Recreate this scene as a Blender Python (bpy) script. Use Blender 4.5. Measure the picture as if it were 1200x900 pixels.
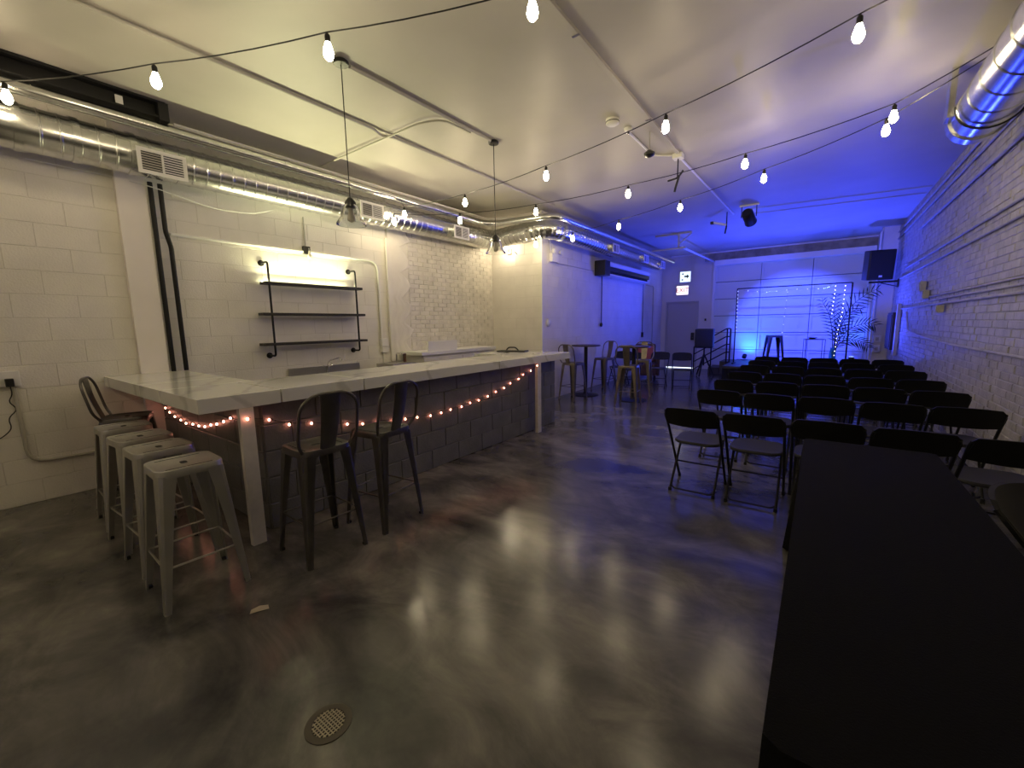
import bpy, bmesh, math, random
from mathutils import Vector, Matrix
random.seed(7)
for o in list(bpy.data.objects): bpy.data.objects.remove(o)
scene = bpy.context.scene
COL = scene.collection
PI = math.pi
R = math.radians

# ------------------------------------------------------------------ camera, world, exposure
H, FPX = 1.5, 490.15
def cam_axes(yw, pt, rl):
    y, p, r = R(yw), R(pt), R(rl)
    fw = Vector((-math.sin(y)*math.cos(p), math.cos(y)*math.cos(p), -math.sin(p)))
    rt = Vector((math.cos(y), math.sin(y), 0)); up = rt.cross(fw)
    return rt*math.cos(r)+up*math.sin(r), up*math.cos(r)-rt*math.sin(r), fw
RT, UP, FW = cam_axes(36.298, 8.046, -0.925)
cd = bpy.data.cameras.new('camera'); cam = bpy.data.objects.new('camera', cd); COL.objects.link(cam)
cd.sensor_width = 36; cd.lens = 36*FPX/1200; cd.clip_start = .02; cd.clip_end = 100
m = Matrix((RT, UP, -FW)).transposed().to_4x4(); m.translation = (0, 0, H)
cam.matrix_world = m; scene.camera = cam
vs = scene.view_settings
vs.view_transform = 'Standard'; vs.look = 'None'; vs.gamma = 1; vs.use_curve_mapping = False
vs.exposure = 0.6
world = bpy.data.worlds.new('world'); scene.world = world; world.use_nodes = True
wb = world.node_tree.nodes['Background']; wb.inputs[0].default_value = (.75, .85, 1, 1); wb.inputs[1].default_value = 1.5
BULB_E = 76.0      # string bulbs
LED_E = 16.0; LED_W = 34.0        # shelf strip
BLUE = (.035, .06, 1.0)
SPOT_W, WASH_W, UP_W = 2200.0, 540.0, 90.0

# pixel -> point on a plane of the room
def ray(x, y): return RT*((x-600)/FPX) - UP*((y-450)/FPX) + FW
def onx(x, y, X): d = ray(x, y); t = X/d.x; return Vector((X, d.y*t, H+d.z*t))
def ony(x, y, Y): d = ray(x, y); t = Y/d.y; return Vector((d.x*t, Y, H+d.z*t))
def onz(x, y, Z): d = ray(x, y); t = (Z-H)/d.z; return Vector((d.x*t, d.y*t, Z))
def pix(p):
    q = Vector(p)-Vector((0, 0, H)); w = q.dot(FW)
    if w < .05: return None
    return 600+FPX*q.dot(RT)/w, 450-FPX*q.dot(UP)/w

# ------------------------------------------------------------------ materials
MATS = {}
def mat(name, col, rough=.5, metal=0., noise=0., nscale=8., bump=0., bscale=40., emit=None, estr=0., spec=.5, trans=0., coat=0.):
    if name in MATS: return MATS[name]
    ma = bpy.data.materials.new(name); ma.use_nodes = True
    nt = ma.node_tree; b = nt.nodes['Principled BSDF']
    b.inputs['Base Color'].default_value = (*col, 1); b.inputs['Roughness'].default_value = rough
    b.inputs['Metallic'].default_value = metal; b.inputs['Specular IOR Level'].default_value = spec
    if trans: b.inputs['Transmission Weight'].default_value = trans; b.inputs['IOR'].default_value = 1.18
    if coat: b.inputs['Coat Weight'].default_value = coat; b.inputs['Coat Roughness'].default_value = .08
    if emit: b.inputs['Emission Color'].default_value = (*emit, 1); b.inputs['Emission Strength'].default_value = estr
    if noise or bump: geo = nt.nodes.new('ShaderNodeNewGeometry')
    if noise:
        n = nt.nodes.new('ShaderNodeTexNoise'); n.inputs['Scale'].default_value = nscale; n.inputs['Detail'].default_value = 5
        nt.links.new(geo.outputs['Position'], n.inputs['Vector'])
        r = nt.nodes.new('ShaderNodeValToRGB'); e = r.color_ramp.elements
        e[0].position = .3; e[1].position = .72
        e[0].color = (*[c*(1-noise) for c in col], 1); e[1].color = (*[min(1, c*(1+noise*.6)) for c in col], 1)
        nt.links.new(n.outputs['Fac'], r.inputs['Fac']); nt.links.new(r.outputs['Color'], b.inputs['Base Color'])
    if bump:
        n2 = nt.nodes.new('ShaderNodeTexNoise'); n2.inputs['Scale'].default_value = bscale; n2.inputs['Detail'].default_value = 4
        nt.links.new(geo.outputs['Position'], n2.inputs['Vector'])
        bp = nt.nodes.new('ShaderNodeBump'); bp.inputs['Strength'].default_value = bump; bp.inputs['Distance'].default_value = .01
        nt.links.new(n2.outputs['Fac'], bp.inputs['Height']); nt.links.new(bp.outputs['Normal'], b.inputs['Normal'])
    MATS[name] = ma
    return ma

def floor_material():
    ma = bpy.data.materials.new('polished_concrete'); ma.use_nodes = True
    nt = ma.node_tree; b = nt.nodes['Principled BSDF']; N = nt.nodes.new; L = nt.links.new
    geo = N('ShaderNodeNewGeometry')
    mp = N('ShaderNodeMapping'); mp.inputs['Rotation'].default_value = (0, 0, R(35)); mp.inputs['Scale'].default_value = (.8, 1.25, 1)
    L(geo.outputs['Position'], mp.inputs['Vector'])
    n1 = N('ShaderNodeTexNoise'); n1.inputs['Scale'].default_value = .95; n1.inputs['Detail'].default_value = 7; n1.inputs['Roughness'].default_value = .6; n1.inputs['Distortion'].default_value = 1.3
    L(mp.outputs['Vector'], n1.inputs['Vector'])
    r1 = N('ShaderNodeValToRGB'); e = r1.color_ramp.elements
    e[0].position = .33; e[0].color = (.045, .046, .048, 1); e[1].position = .7; e[1].color = (.235, .222, .198, 1)
    x = e.new(.5); x.color = (.115, .111, .104, 1)
    L(n1.outputs['Fac'], r1.inputs['Fac'])
    n2 = N('ShaderNodeTexNoise'); n2.inputs['Scale'].default_value = 2.6; n2.inputs['Detail'].default_value = 10; n2.inputs['Roughness'].default_value = .66; n2.inputs['Distortion'].default_value = 1.1
    L(mp.outputs['Vector'], n2.inputs['Vector'])
    r2 = N('ShaderNodeValToRGB'); e = r2.color_ramp.elements
    e[0].position = .35; e[0].color = (.62, .63, .65, 1); e[1].position = .68; e[1].color = (1.3, 1.28, 1.24, 1)
    L(n2.outputs['Fac'], r2.inputs['Fac'])
    mx = N('ShaderNodeMix'); mx.data_type = 'RGBA'; mx.blend_type = 'MULTIPLY'; mx.inputs['Factor'].default_value = 1
    L(r1.outputs['Color'], mx.inputs['A']); L(r2.outputs['Color'], mx.inputs['B']); L(mx.outputs['Result'], b.inputs['Base Color'])
    mr = N('ShaderNodeMapRange'); mr.inputs['To Min'].default_value = .11; mr.inputs['To Max'].default_value = .28
    L(n2.outputs['Fac'], mr.inputs['Value']); L(mr.outputs['Result'], b.inputs['Roughness'])
    bp = N('ShaderNodeBump'); bp.inputs['Strength'].default_value = .06; bp.inputs['Distance'].default_value = .02
    L(n2.outputs['Fac'], bp.inputs['Height']); L(bp.outputs['Normal'], b.inputs['Normal'])
    return ma

def marble_material():
    ma = bpy.data.materials.new('veined_white_marble'); ma.use_nodes = True
    nt = ma.node_tree; b = nt.nodes['Principled BSDF']; N = nt.nodes.new; L = nt.links.new
    geo = N('ShaderNodeNewGeometry')
    w = N('ShaderNodeTexWave'); w.inputs['Scale'].default_value = .8; w.inputs['Distortion'].default_value = 9; w.inputs['Detail'].default_value = 4; w.inputs['Detail Scale'].default_value = 1.1
    w.bands_direction = 'DIAGONAL'
    L(geo.outputs['Position'], w.inputs['Vector'])
    r = N('ShaderNodeValToRGB'); e = r.color_ramp.elements
    e[0].position = 0; e[0].color = (.58, .58, .56, 1); e[1].position = .06; e[1].color = (.74, .74, .72, 1)
    L(w.outputs['Fac'], r.inputs['Fac']); L(r.outputs['Color'], b.inputs['Base Color'])
    b.inputs['Roughness'].default_value = .09
    return ma

M_floor = floor_material(); M_marble = marble_material()
M_block = mat('white_painted_block', (.80, .77, .71), .55, noise=.08, nscale=2.5, bump=.35, bscale=70)
M_mortar = mat('white_painted_joint', (.70, .67, .61), .7, bump=.3, bscale=60)
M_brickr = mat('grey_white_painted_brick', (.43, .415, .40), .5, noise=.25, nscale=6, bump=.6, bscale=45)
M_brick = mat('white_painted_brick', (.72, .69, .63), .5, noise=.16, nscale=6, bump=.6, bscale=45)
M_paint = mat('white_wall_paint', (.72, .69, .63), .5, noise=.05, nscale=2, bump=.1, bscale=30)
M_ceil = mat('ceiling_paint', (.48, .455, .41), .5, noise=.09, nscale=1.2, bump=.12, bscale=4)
M_column = mat('pinkish_white_column_paint', (.86, .81, .77), .5, noise=.04, nscale=3)
M_white = mat('white_enamel', (.8, .79, .76), .4)
M_trimw = mat('white_trim', (.8, .8, .8), .45)
M_galv = mat('galvanized_steel', (.70, .71, .70), .25, 1, noise=.12, nscale=22)
M_conduit = mat('painted_conduit', (.46, .44, .39), .45)
M_silver = mat('silver_stool_metal', (.52, .51, .48), .36, .85, noise=.08, nscale=10)
M_gun = mat('gunmetal_stool_steel', (.16, .15, .145), .33, .9, noise=.2, nscale=9)
M_black = mat('black_steel', (.012, .012, .013), .42, .3)
M_blackp = mat('black_plastic', (.012, .012, .013), .38)
M_blackpipe = mat('black_iron_pipe', (.014, .014, .014), .45, .5)
M_seat = mat('black_chair_plastic', (.022, .022, .025), .5)
M_back = mat('black_backrest_plastic', (.012, .012, .013), .55, spec=.3)
M_cloth = mat('black_tablecloth', (.006, .006, .0068), .9, spec=.1, bump=.3, bscale=220)
M_rubber = mat('black_rubber', (.01, .01, .01), .7)
M_greyblock = mat('dark_grey_painted_block', (.17, .168, .17), .5, noise=.2, nscale=5, bump=.4, bscale=60)
M_greyjoint = mat('grey_joint', (.20, .198, .198), .7)
M_leg = mat('white_oak_leg_paint', (.66, .63, .6), .55, noise=.08, nscale=20)
M_steel = mat('stainless_steel', (.5, .49, .47), .3, 1)
M_chrome = mat('chrome', (.75, .75, .75), .12, 1)
M_shelf = mat('black_stained_wood', (.018, .015, .013), .5, noise=.3, nscale=20)
M_dark = mat('dark_void', (.02, .02, .02), .8)
M_brown = mat('dark_brown_panel', (.035, .022, .015), .5)
M_wood = mat('dark_table_wood', (.06, .045, .04), .4, noise=.2, nscale=15)
M_iron = mat('dark_iron_base', (.02, .02, .022), .45, .5)
M_red = mat('salmon_fabric', (.42, .10, .09), .8)
M_browncard = mat('brown_leather', (.10, .05, .035), .6)
M_door = mat('grey_door_paint', (.45, .44, .45), .5)
M_gdoor = mat('white_sectional_door', (.72, .74, .78), .45, bump=.08, bscale=25)
M_stage = mat('dark_stage_deck', (.04, .04, .045), .5)
M_skirt = mat('black_stage_skirt', (.01, .01, .011), .9)
M_vase = mat('cyan_glass_vase', (.1, .55, .7), .1, trans=.6)
M_leaf = mat('palm_leaf', (.012, .025, .012), .6)
M_clear = mat('clear_lamp_glass', (.96, .97, .96), .03, trans=1.0)
M_frost = mat('unlit_lamp_bulb', (.6, .56, .48), .3)
M_paper = mat('scrap_paper', (.42, .36, .26), .8)
M_plaster = mat('bare_header_plaster', (.42, .40, .38), .7, noise=.35, nscale=5)
M_bulb = mat('lit_string_bulb', (1, .9, .75), .3, emit=(1, .81, .50), estr=BULB_E)
M_fairy = mat('lit_fairy_bulb', (1, .6, .4), .3, emit=(1, .33, .21), estr=11)
M_coolbulb = mat('lit_curtain_bulb', (1, 1, .9), .3, emit=(.95, .92, .9), estr=3)
M_faint = mat('faint_curtain_bulb', (1, 1, .9), .3, emit=(.6, .7, 1), estr=1.2)
M_led = mat('lit_led_strip', (1, 1, .7), .3, emit=(1, .97, .55), estr=LED_E)
M_exit = mat('lit_exit_face', (1, .95, .9), .4, emit=(1, .85, .75), estr=.9)
M_exit2 = mat('lit_direction_face', (.9, 1, 1), .4, emit=(.75, .95, 1), estr=.8)
M_redletter = mat('red_sign_letter', (.5, .03, .02), .5, emit=(1, .1, .04), estr=.15)
M_blackletter = mat('black_sign_mark', (.01, .02, .02), .6)
M_lens = mat('lit_blue_lens', (.2, .3, 1), .2, emit=(.15, .22, 1), estr=14)
M_flood = mat('lit_flood_lens', (1, .9, .7), .3, emit=(1, .82, .55), estr=110)

# ------------------------------------------------------------------ mesh helpers
class MB:
    def __init__(s): s.v = []; s.f = []
    def add(s, v, f):
        o = len(s.v); s.v += [tuple(p) for p in v]; s.f += [tuple(i+o for i in q) for q in f]; return s
    def box(s, x0, x1, y0, y1, z0, z1, b=0.):
        if x0 > x1: x0, x1 = x1, x0
        if y0 > y1: y0, y1 = y1, y0
        if z0 > z1: z0, z1 = z1, z0
        if b:
            bm = bmesh.new(); bmesh.ops.create_cube(bm, size=1)
            for v in bm.verts: v.co = ((x0+x1)/2+v.co.x*(x1-x0), (y0+y1)/2+v.co.y*(y1-y0), (z0+z1)/2+v.co.z*(z1-z0))
            bmesh.ops.bevel(bm, geom=bm.edges[:], offset=b, segments=2, profile=.6, affect='EDGES')
            bm.verts.index_update()
            s.add([v.co[:] for v in bm.verts], [[v.index for v in f.verts] for f in bm.faces]); bm.free(); return s
        return s.add([(x0,y0,z0),(x1,y0,z0),(x1,y1,z0),(x0,y1,z0),(x0,y0,z1),(x1,y0,z1),(x1,y1,z1),(x0,y1,z1)],
                     [(3,2,1,0),(4,5,6,7),(0,1,5,4),(1,2,6,5),(2,3,7,6),(3,0,4,7)])
    def tube(s, pts, r, n=8, cap=True, rs=None):
        pts = [Vector(p) for p in pts]; k = len(pts); rings = []
        t0 = (pts[1]-pts[0]).normalized()
        a = Vector((0,0,1)) if abs(t0.z) < .9 else Vector((1,0,0))
        u = t0.cross(a).normalized()
        for i, p in enumerate(pts):
            if i == 0: t = pts[1]-pts[0]
            elif i == k-1: t = pts[-1]-pts[-2]
            else: t = (pts[i+1]-p).normalized()+(p-pts[i-1]).normalized()
            t.normalize(); u = (u-t*u.dot(t)).normalized(); w = t.cross(u)
            rr = rs[i] if rs else r
            rings.append([p+(u*math.cos(2*PI*j/n)+w*math.sin(2*PI*j/n))*rr for j in range(n)])
        v = [q for g in rings for q in g]; f = []
        for i in range(k-1):
            for j in range(n):
                f.append((i*n+j, i*n+(j+1)%n, (i+1)*n+(j+1)%n, (i+1)*n+j))
        if cap: f.append(tuple(range(n-1,-1,-1))); f.append(tuple((k-1)*n+j for j in range(n)))
        return s.add(v, f)
    def cyl(s, p0, p1, r, n=12): return s.tube([p0, p1], r, n)
    def lathe(s, prof, n=16, c=(0,0,0), cap=True):
        v = []; f = []; k = len(prof)
        for r, z in prof:
            for j in range(n): v.append((c[0]+r*math.cos(2*PI*j/n), c[1]+r*math.sin(2*PI*j/n), c[2]+z))
        for i in range(k-1):
            for j in range(n): f.append((i*n+j, i*n+(j+1)%n, (i+1)*n+(j+1)%n, (i+1)*n+j))
        if cap: f.append(tuple(range(n-1,-1,-1))); f.append(tuple((k-1)*n+j for j in range(n)))
        return s.add(v, f)
    def prism(s, poly, z0, z1):                       # polygon in xy pulled along z
        n = len(poly)
        return s.add([(x,y,z0) for x,y in poly]+[(x,y,z1) for x,y in poly],
                     [tuple(range(n-1,-1,-1)), tuple(range(n,2*n))]+[(i,(i+1)%n,n+(i+1)%n,n+i) for i in range(n)])
    def xf(s, M): s.v = [tuple(M @ Vector(p)) for p in s.v]; return s
    def mesh(s, name, smooth=False):
        me = bpy.data.meshes.new(name); me.from_pydata(s.v, [], s.f); me.update()
        if smooth:
            for p in me.polygons: p.use_smooth = True
            try: me.set_sharp_from_angle(angle=R(40))
            except Exception: pass
        return me
    def build(s, name, ma, parent=None, loc=None, smooth=False):
        me = s.mesh(name, smooth); me.materials.append(ma)
        return link(name, me, parent, loc)
def link(name, me, parent=None, loc=None):
    o = bpy.data.objects.new(name, me); COL.objects.link(o)
    if parent: o.parent = parent
    if loc is not None: o.location = loc
    return o
def tag(o, label, cat, group=None):
    o['label'] = label; o['category'] = cat
    if group: o['group'] = group
    return o
def thing(name, label, cat, loc=(0,0,0), rz=0., group=None):
    o = bpy.data.objects.new(name, None); COL.objects.link(o); o.location = loc; o.rotation_euler = (0,0,rz); o.empty_display_size = .1
    return tag(o, label, cat, group)
def struct(o): o['kind'] = 'structure'; return o
def dup(root, loc, rz, label=None, group=None):
    def rec(o, par):
        c = o.copy(); COL.objects.link(c); c.parent = par
        for ch in CH.get(o, []): rec(ch, c)
        return c
    CH = {}
    def gather(o):
        CH[o] = list(o.children)
        for ch in CH[o]: gather(ch)
    gather(root)
    r = rec(root, None); r.location = loc; r.rotation_euler = (0,0,rz)
    if label: r['label'] = label
    if group: r['group'] = group
    return r
def arc(c, r, a0, a1, n, plane='xy'):
    out = []
    for i in range(n+1):
        a = a0+(a1-a0)*i/n; ca, sa = r*math.cos(a), r*math.sin(a)
        d = {'xy': (ca,sa,0), 'xz': (ca,0,sa), 'yz': (0,ca,sa)}[plane]
        out.append(Vector(c)+Vector(d))
    return out
def bend(pts, r, n=5):                                 # round the corners of a polyline
    pts = [Vector(p) for p in pts]; out = [pts[0]]
    for a, b, c in zip(pts, pts[1:], pts[2:]):
        d1 = (a-b); d2 = (c-b); q = min(r, d1.length*.49, d2.length*.49)
        p0 = b+d1.normalized()*q; p1 = b+d2.normalized()*q
        for i in range(n+1):
            t = i/n; out.append(p0*(1-t)**2+b*2*t*(1-t)+p1*t*t)
    out.append(pts[-1]); return out
def rrect(w, d, r, n=5):                               # rounded rectangle outline
    out = []
    for cx, cy, a in ((w/2-r, d/2-r, 0), (-w/2+r, d/2-r, PI/2), (-w/2+r, -d/2+r, PI), (w/2-r, -d/2+r, 1.5*PI)):
        for i in range(n+1): out.append((cx+r*math.cos(a+PI/2*i/n), cy+r*math.sin(a+PI/2*i/n)))
    return out
def spot(name, loc, aim, W, col, ang, blend=.4, size=.08, parent=None):
    l = bpy.data.lights.new(name, 'SPOT'); l.energy = W; l.color = col; l.spot_size = R(ang); l.spot_blend = blend; l.shadow_soft_size = size
    o = bpy.data.objects.new(name, l); COL.objects.link(o)
    o.rotation_euler = (Vector(aim)-Vector(loc)).to_track_quat('-Z', 'Y').to_euler(); o.location = loc
    return o

# ------------------------------------------------------------------ masonry
PIECES = {}
def piece_mesh(nrm, L, h, p, c, ma, name):
    key = (nrm, round(L, 3), round(h, 3), p, c, ma.name)
    if key in PIECES: return PIECES[key]
    mb = MB(); vs_ = []
    for dep, ins in ((-.004, 0), (p-c, 0), (p, c)):
        for su, sz in ((-1,-1),(1,-1),(1,1),(-1,1)):
            u = su*(L/2-ins); z = sz*(h/2-ins)
            vs_.append({'+x': (dep, u, z), '-x': (-dep, -u, z), '-y': (u, -dep, z)}[nrm])
    f = [(8,9,10,11)]
    for g in (0, 4):
        for j in range(4): f.append((g+j, g+(j+1)%4, g+4+(j+1)%4, g+4+j))
    mb.add(vs_, f)
    me = mb.mesh(name); me.materials.append(ma); PIECES[key] = me
    return me
def masonry(wall, nrm, plane, u0, u1, z0, z1, L, h, joint, p, c, name, ma, holes=(), jit=0., seed=1, maxn=300, only_frame=True):
    rnd = random.Random(seed); items = []
    k = 0; z = z0
    while z < z1-.02:
        zt = min(z+h, z1); u = u0-(L/2 if k % 2 else 0)
        while u < u1-.01:
            a, b = max(u, u0), min(u+L, u1); u += L
            segs = [(a, b)]
            for (h0, h1, g0, g1) in holes:
                if zt-joint > g0 and z+joint < g1:
                    ns = []
                    for (s0, s1) in segs:
                        if s1 <= h0 or s0 >= h1: ns.append((s0, s1)); continue
                        if s0 < h0: ns.append((s0, h0))
                        if s1 > h1: ns.append((h1, s1))
                    segs = ns
            for (s0, s1) in segs:
                if s1-s0 < .03: continue
                cu, cz = (s0+s1)/2, (z+zt)/2; d = rnd.uniform(-jit, jit)
                pos = {'+x': (plane+d, cu, cz), '-x': (plane-d, cu, cz), '-y': (cu, plane-d, cz)}[nrm]
                q = pix(pos); vis = q is not None and -30 < q[0] < 1230 and -30 < q[1] < 930
                items.append((0 if vis else 1, (Vector(pos)-Vector((0,0,H))).length, pos, s1-s0-joint, zt-z-joint))
        z += h; k += 1
    items.sort(key=lambda t: (t[0], t[1]))
    for it in items[:maxn]:
        link(name, piece_mesh(nrm, it[3], it[4], p, c, ma, name), wall, it[2])
    rest = items[maxn:]
    if rest:
        mb = MB()
        for it in rest:
            me = piece_mesh(nrm, it[3], it[4], p, c, ma, name); t = Vector(it[2])
            mb.add([v.co+t for v in me.vertices], [tuple(q.vertices) for q in me.polygons])
        o = mb.build(name+'_courses', ma, wall); o['kind'] = 'stuff'

# ------------------------------------------------------------------ the room
XL, XR, ZC, YF, YB, XW, YW = -5.54, 1.31, 3.6, 14.4, -2.4, -4.33, 6.91
o = struct(MB().box(XL-.2, XR+.2, YB-.2, YF+.05, -.12, 0).build('floor', M_floor))
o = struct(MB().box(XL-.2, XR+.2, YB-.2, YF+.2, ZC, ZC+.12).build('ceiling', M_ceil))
wl = struct(MB().box(XL-.2, XL-.0035, YB, YW+.2, 0, ZC).build('wall_left', M_mortar))
wr_ = struct(MB().box(XL-.2, XW-.006, YW+.006, YF+.2, 0, ZC).build('wall_side', M_mortar))      # block wall past the bar and its end face
wR = struct(MB().box(XR+.008, XR+.25, YB, YF+.2, 0, ZC).build('wall_right', M_brickr))
struct(MB().box(XL-.2, XR+.2, YB-.2, YB, 0, ZC).build('wall_back', M_paint))
# far wall with openings for the personnel door and the sectional door
wf = MB()
DX0, DX1, DZ = -4.18, -3.17, 2.16
GX0, GX1, GZ = -2.73, .95, 3.2
wf.box(XW-.1, DX0, YF, YF+.2, 0, ZC); wf.box(DX0, DX1, YF, YF+.2, DZ, ZC); wf.box(DX1, GX0, YF, YF+.2, 0, ZC)
wf.box(GX0, GX1, YF, YF+.2, GZ, ZC); wf.box(GX1, XR+.1, YF, YF+.2, 0, ZC)
struct(wf.build('wall_far', M_paint))

# left wall: blocks to y 4.28, bare painted brick bay after it
BY = 4.28
masonry(wl, '+x', XL-.0035, -1.63, BY, 0, ZC, .4064, .2032, .005, .0035, .0025, 'block', M_block, jit=.0012, seed=3)
br = MB(); br.box(XL-.006, XL+.004, BY+.02, YW, .9, ZC)
bk = br.build('brick_backing', M_mortar, wl)
rnd = random.Random(11)
def brick_parts(parent, nrm, plane, u0, u1, z0, z1, seed, maxn=300, holes=(), M_brick=M_brick):
    masonry(parent, nrm, plane, u0, u1, z0, z1, .213, .0735, .0075, .009, .005, 'brick', M_brick, jit=.0045, seed=seed, maxn=maxn, holes=holes)
brick_parts(wl, '+x', XL+.004, BY+.42, YW, .95, ZC, 5)
# smeared plaster at the start of the brick bay
pl = MB(); n = 14; mm = 26; V = []; F = []
for i in range(mm+1):
    for j in range(n+1):
        y = BY+.03+(.36+.10*math.sin(i*1.7)+.05*math.sin(i*3.1))*j/n; z = .95+(ZC-.97)*i/mm
        V.append((XL+.018+rnd.uniform(-.005, .007)-.012*(j == n), y, z))
for i in range(mm):
    for j in range(n):
        a = i*(n+1)+j; F.append((a, a+1, a+n+2, a+n+1))
pl.add(V, F); pl.build('plaster_patch', M_block, wl, smooth=True)
MB().box(XL, XL+.045, BY-.025, BY+.03, .95, 2.86, .008).build('edge_strip', M_block, wl)
# end face of the side wall and its long face
masonry(wr_, '-y', YW+.006, XL, XW, 0, ZC, .4064, .2032, .005, .0035, .0025, 'block', M_block, jit=.001, seed=8, maxn=90)
masonry(wr_, '+x', XW-.006, YW, YF, 0, ZC, .4064, .2032, .005, .0035, .0025, 'block', M_block, jit=.001, seed=9, maxn=210)
MB().box(XW-.02, XW+.006, YW-.006, YW+.03, 0, ZC, .003).build('corner_bead', M_white, wr_)
# right wall brick
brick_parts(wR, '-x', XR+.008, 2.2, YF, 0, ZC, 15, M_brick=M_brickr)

# column and baseboard pieces against the left wall
struct(MB().box(XL-.004, XL+.06, 1.17, 1.40, 0, ZC, .006).build('trim_1', M_column))
# far wall: header beam, jamb strips, pilaster
struct(MB().box(GX0-.3, XR, YF-.12, YF, 3.33, ZC, .01).build('trim_2', M_plaster))
struct(MB().box(XW+.3, XR, YF-.16, YF-.125, ZC-.045, ZC-.004, .004).build('daylight_leak_strip', M_trimw))  # added white strip, paints the daylight leaking along the header top
struct(MB().box(GX0-.05, GX0+.02, YF-.08, YF, 0, 3.3, .005).build('trim_3', M_trimw))
struct(MB().box(1.02, XR+.008, 13.25, YF, 0, ZC, .01).build('trim_4', M_paint))
# door and frame
dr = struct(MB().box(DX0+.05, DX1-.05, YF+.02, YF+.065, .025, DZ-.05, .004).build('door_1', M_door))
fr = MB(); fr.box(DX0, DX0+.05, YF-.03, YF+.1, 0, DZ); fr.box(DX1-.05, DX1, YF-.03, YF+.1, 0, DZ); fr.box(DX0+.05, DX1-.05, YF-.03, YF+.1, DZ-.05, DZ)
fr.build('door_frame', M_door, dr)
MB().box(DX1-.20, DX1-.10, YF-.03, YF+.02, .92, 1.16, .01).build('door_lock', M_blackp, dr)
MB().cyl((DX1-.15, YF-.03, 1.0), (DX1-.15, YF-.09, 1.0), .012, 8).build('door_handle', M_blackp, dr)
# sectional garage door, every panel a part
gd = struct(MB().box(GX0, GX1, YF+.06, YF+.1, 0, GZ).build('door_2', mat('grey_door_joint', (.22, .23, .25), .7)))
rows = [0, .14, .65, 1.16, 1.67, 2.18, 2.69, 3.2]; cw = (GX1-GX0)/3
for i in range(7):
    for j in range(3):
        x0, x1 = GX0+cw*j+.008, GX0+cw*(j+1)-.008; z0, z1 = rows[i]+.010, rows[i+1]-.010
        if i == 0: z0 = .0
        pm = MB().box(x0, x1, YF+.02, YF+.06, z0, z1, .004).build('door_panel', M_gdoor, gd)
        if i > 0:
            t = .055; f_ = MB()
            f_.box(x0, x1, YF-.02, YF+.02, z0, z0+t); f_.box(x0, x1, YF-.02, YF+.02, z1-t, z1)
            f_.box(x0, x0+t, YF-.02, YF+.02, z0+t, z1-t); f_.box(x1-t, x1, YF-.02, YF+.02, z0+t, z1-t)
            f_.build('panel_frame', M_gdoor, pm)
tk = thing('door_valance', 'long white box beam across the top of the sectional door', 'valance', (GX0, YF, 3.12))
MB().box(.02, GX1-GX0+.05, -.3, -.125, .05, .2, .01).build('box', mat('uplit_white_enamel', (.92, .92, .92), .35), tk)  # box colour brightened to hold the light from the uplights below
MB().box(.02, GX1-GX0+.05, -.124, -.002, .05, .09, .003).build('mounting_strip', M_trimw, tk)

# ------------------------------------------------------------------ bar
BX, BY0, BY1, ZU, ZT = -3.08, .90, 5.72, .976, 1.072
bar = thing('bar_counter', 'L-shaped bar with white marble top and dark grey block base', 'bar counter', (BX, BY0, 0))
def bl(mb): return mb.xf(Matrix.Translation((-BX, -BY0, 0)))
xi = -3.83
slabs = [(XL+.012, -4.35, BY0, 1.52), (-4.342, xi, BY0, 1.52)]
for (a, b, c, d) in slabs: bl(MB().box(a, b, c, d, ZU, ZT, .004)).build('countertop_slab', M_marble, bar)
bl(MB().box(xi+.008, BX, BY0, 1.40, ZU, ZT, .004)).build('countertop_slab', M_marble, bar)
for (c, d) in ((1.41, 2.08), (2.09, 3.94), (3.95, BY1)):
    bl(MB().box(xi+.008, BX, c, d, ZU, ZT, .004)).build('countertop_slab', M_marble, bar)
bl(MB().box(-4.32, xi, 4.89, BY1, ZU, ZT, .004)).build('countertop_slab', M_marble, bar)
core = MB().box(-3.80, -3.236, 1.32, 5.5, .01, ZU); core.box(XL+.02, -3.80, 1.32, 1.5, .01, ZU); core.box(-4.3, -3.80, 5.1, 5.5, .01, ZU)
base = bl(core).build('base_wall', M_greyjoint, bar)
def bar_blocks(nrm, plane, u0, u1):
    z = 0.; k = 0
    while z < ZU-.02:
        zt = min(z+.2, ZU); u = u0-(.2 if k % 2 else 0)
        while u < u1-.01:
            a, b = max(u, u0), min(u+.4064, u1); u += .4064
            if b-a < .04: continue
            pos = (plane+BX*-1, (a+b)/2-BY0, (z+zt)/2) if nrm == '+x' else ((a+b)/2-BX, plane-BY0, (z+zt)/2)
            link('block', piece_mesh(nrm, b-a-.009, zt-z-.009, .012, .004, M_greyblock, 'bar_block'), base, pos)
        z += .2; k += 1
bar_blocks('+x', -3.236, 1.32, 5.5); bar_blocks('-y', 1.32, XL+.02, -3.236)
for y in (1.125, 4.79):
    bl(MB().box(-3.125, BX+.0, y, y+.09, 0, ZU, .004)).build('leg', M_leg, bar)
# tray on the bar
tr = thing('serving_tray', 'flat black tray with loop handle lying on the bar top', 'tray', (-3.98, 5.45, ZT), R(15))
MB().box(-.24, .24, -.1, .1, 0, .022, .008).build('tray_base', M_blackp, tr)
MB().tube(bend([(-.11, 0, .02), (-.07, 0, .07), (.05, 0, .07), (.1, 0, .02)], .03), .011, 8).build('handle', M_blackp, tr)

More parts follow.
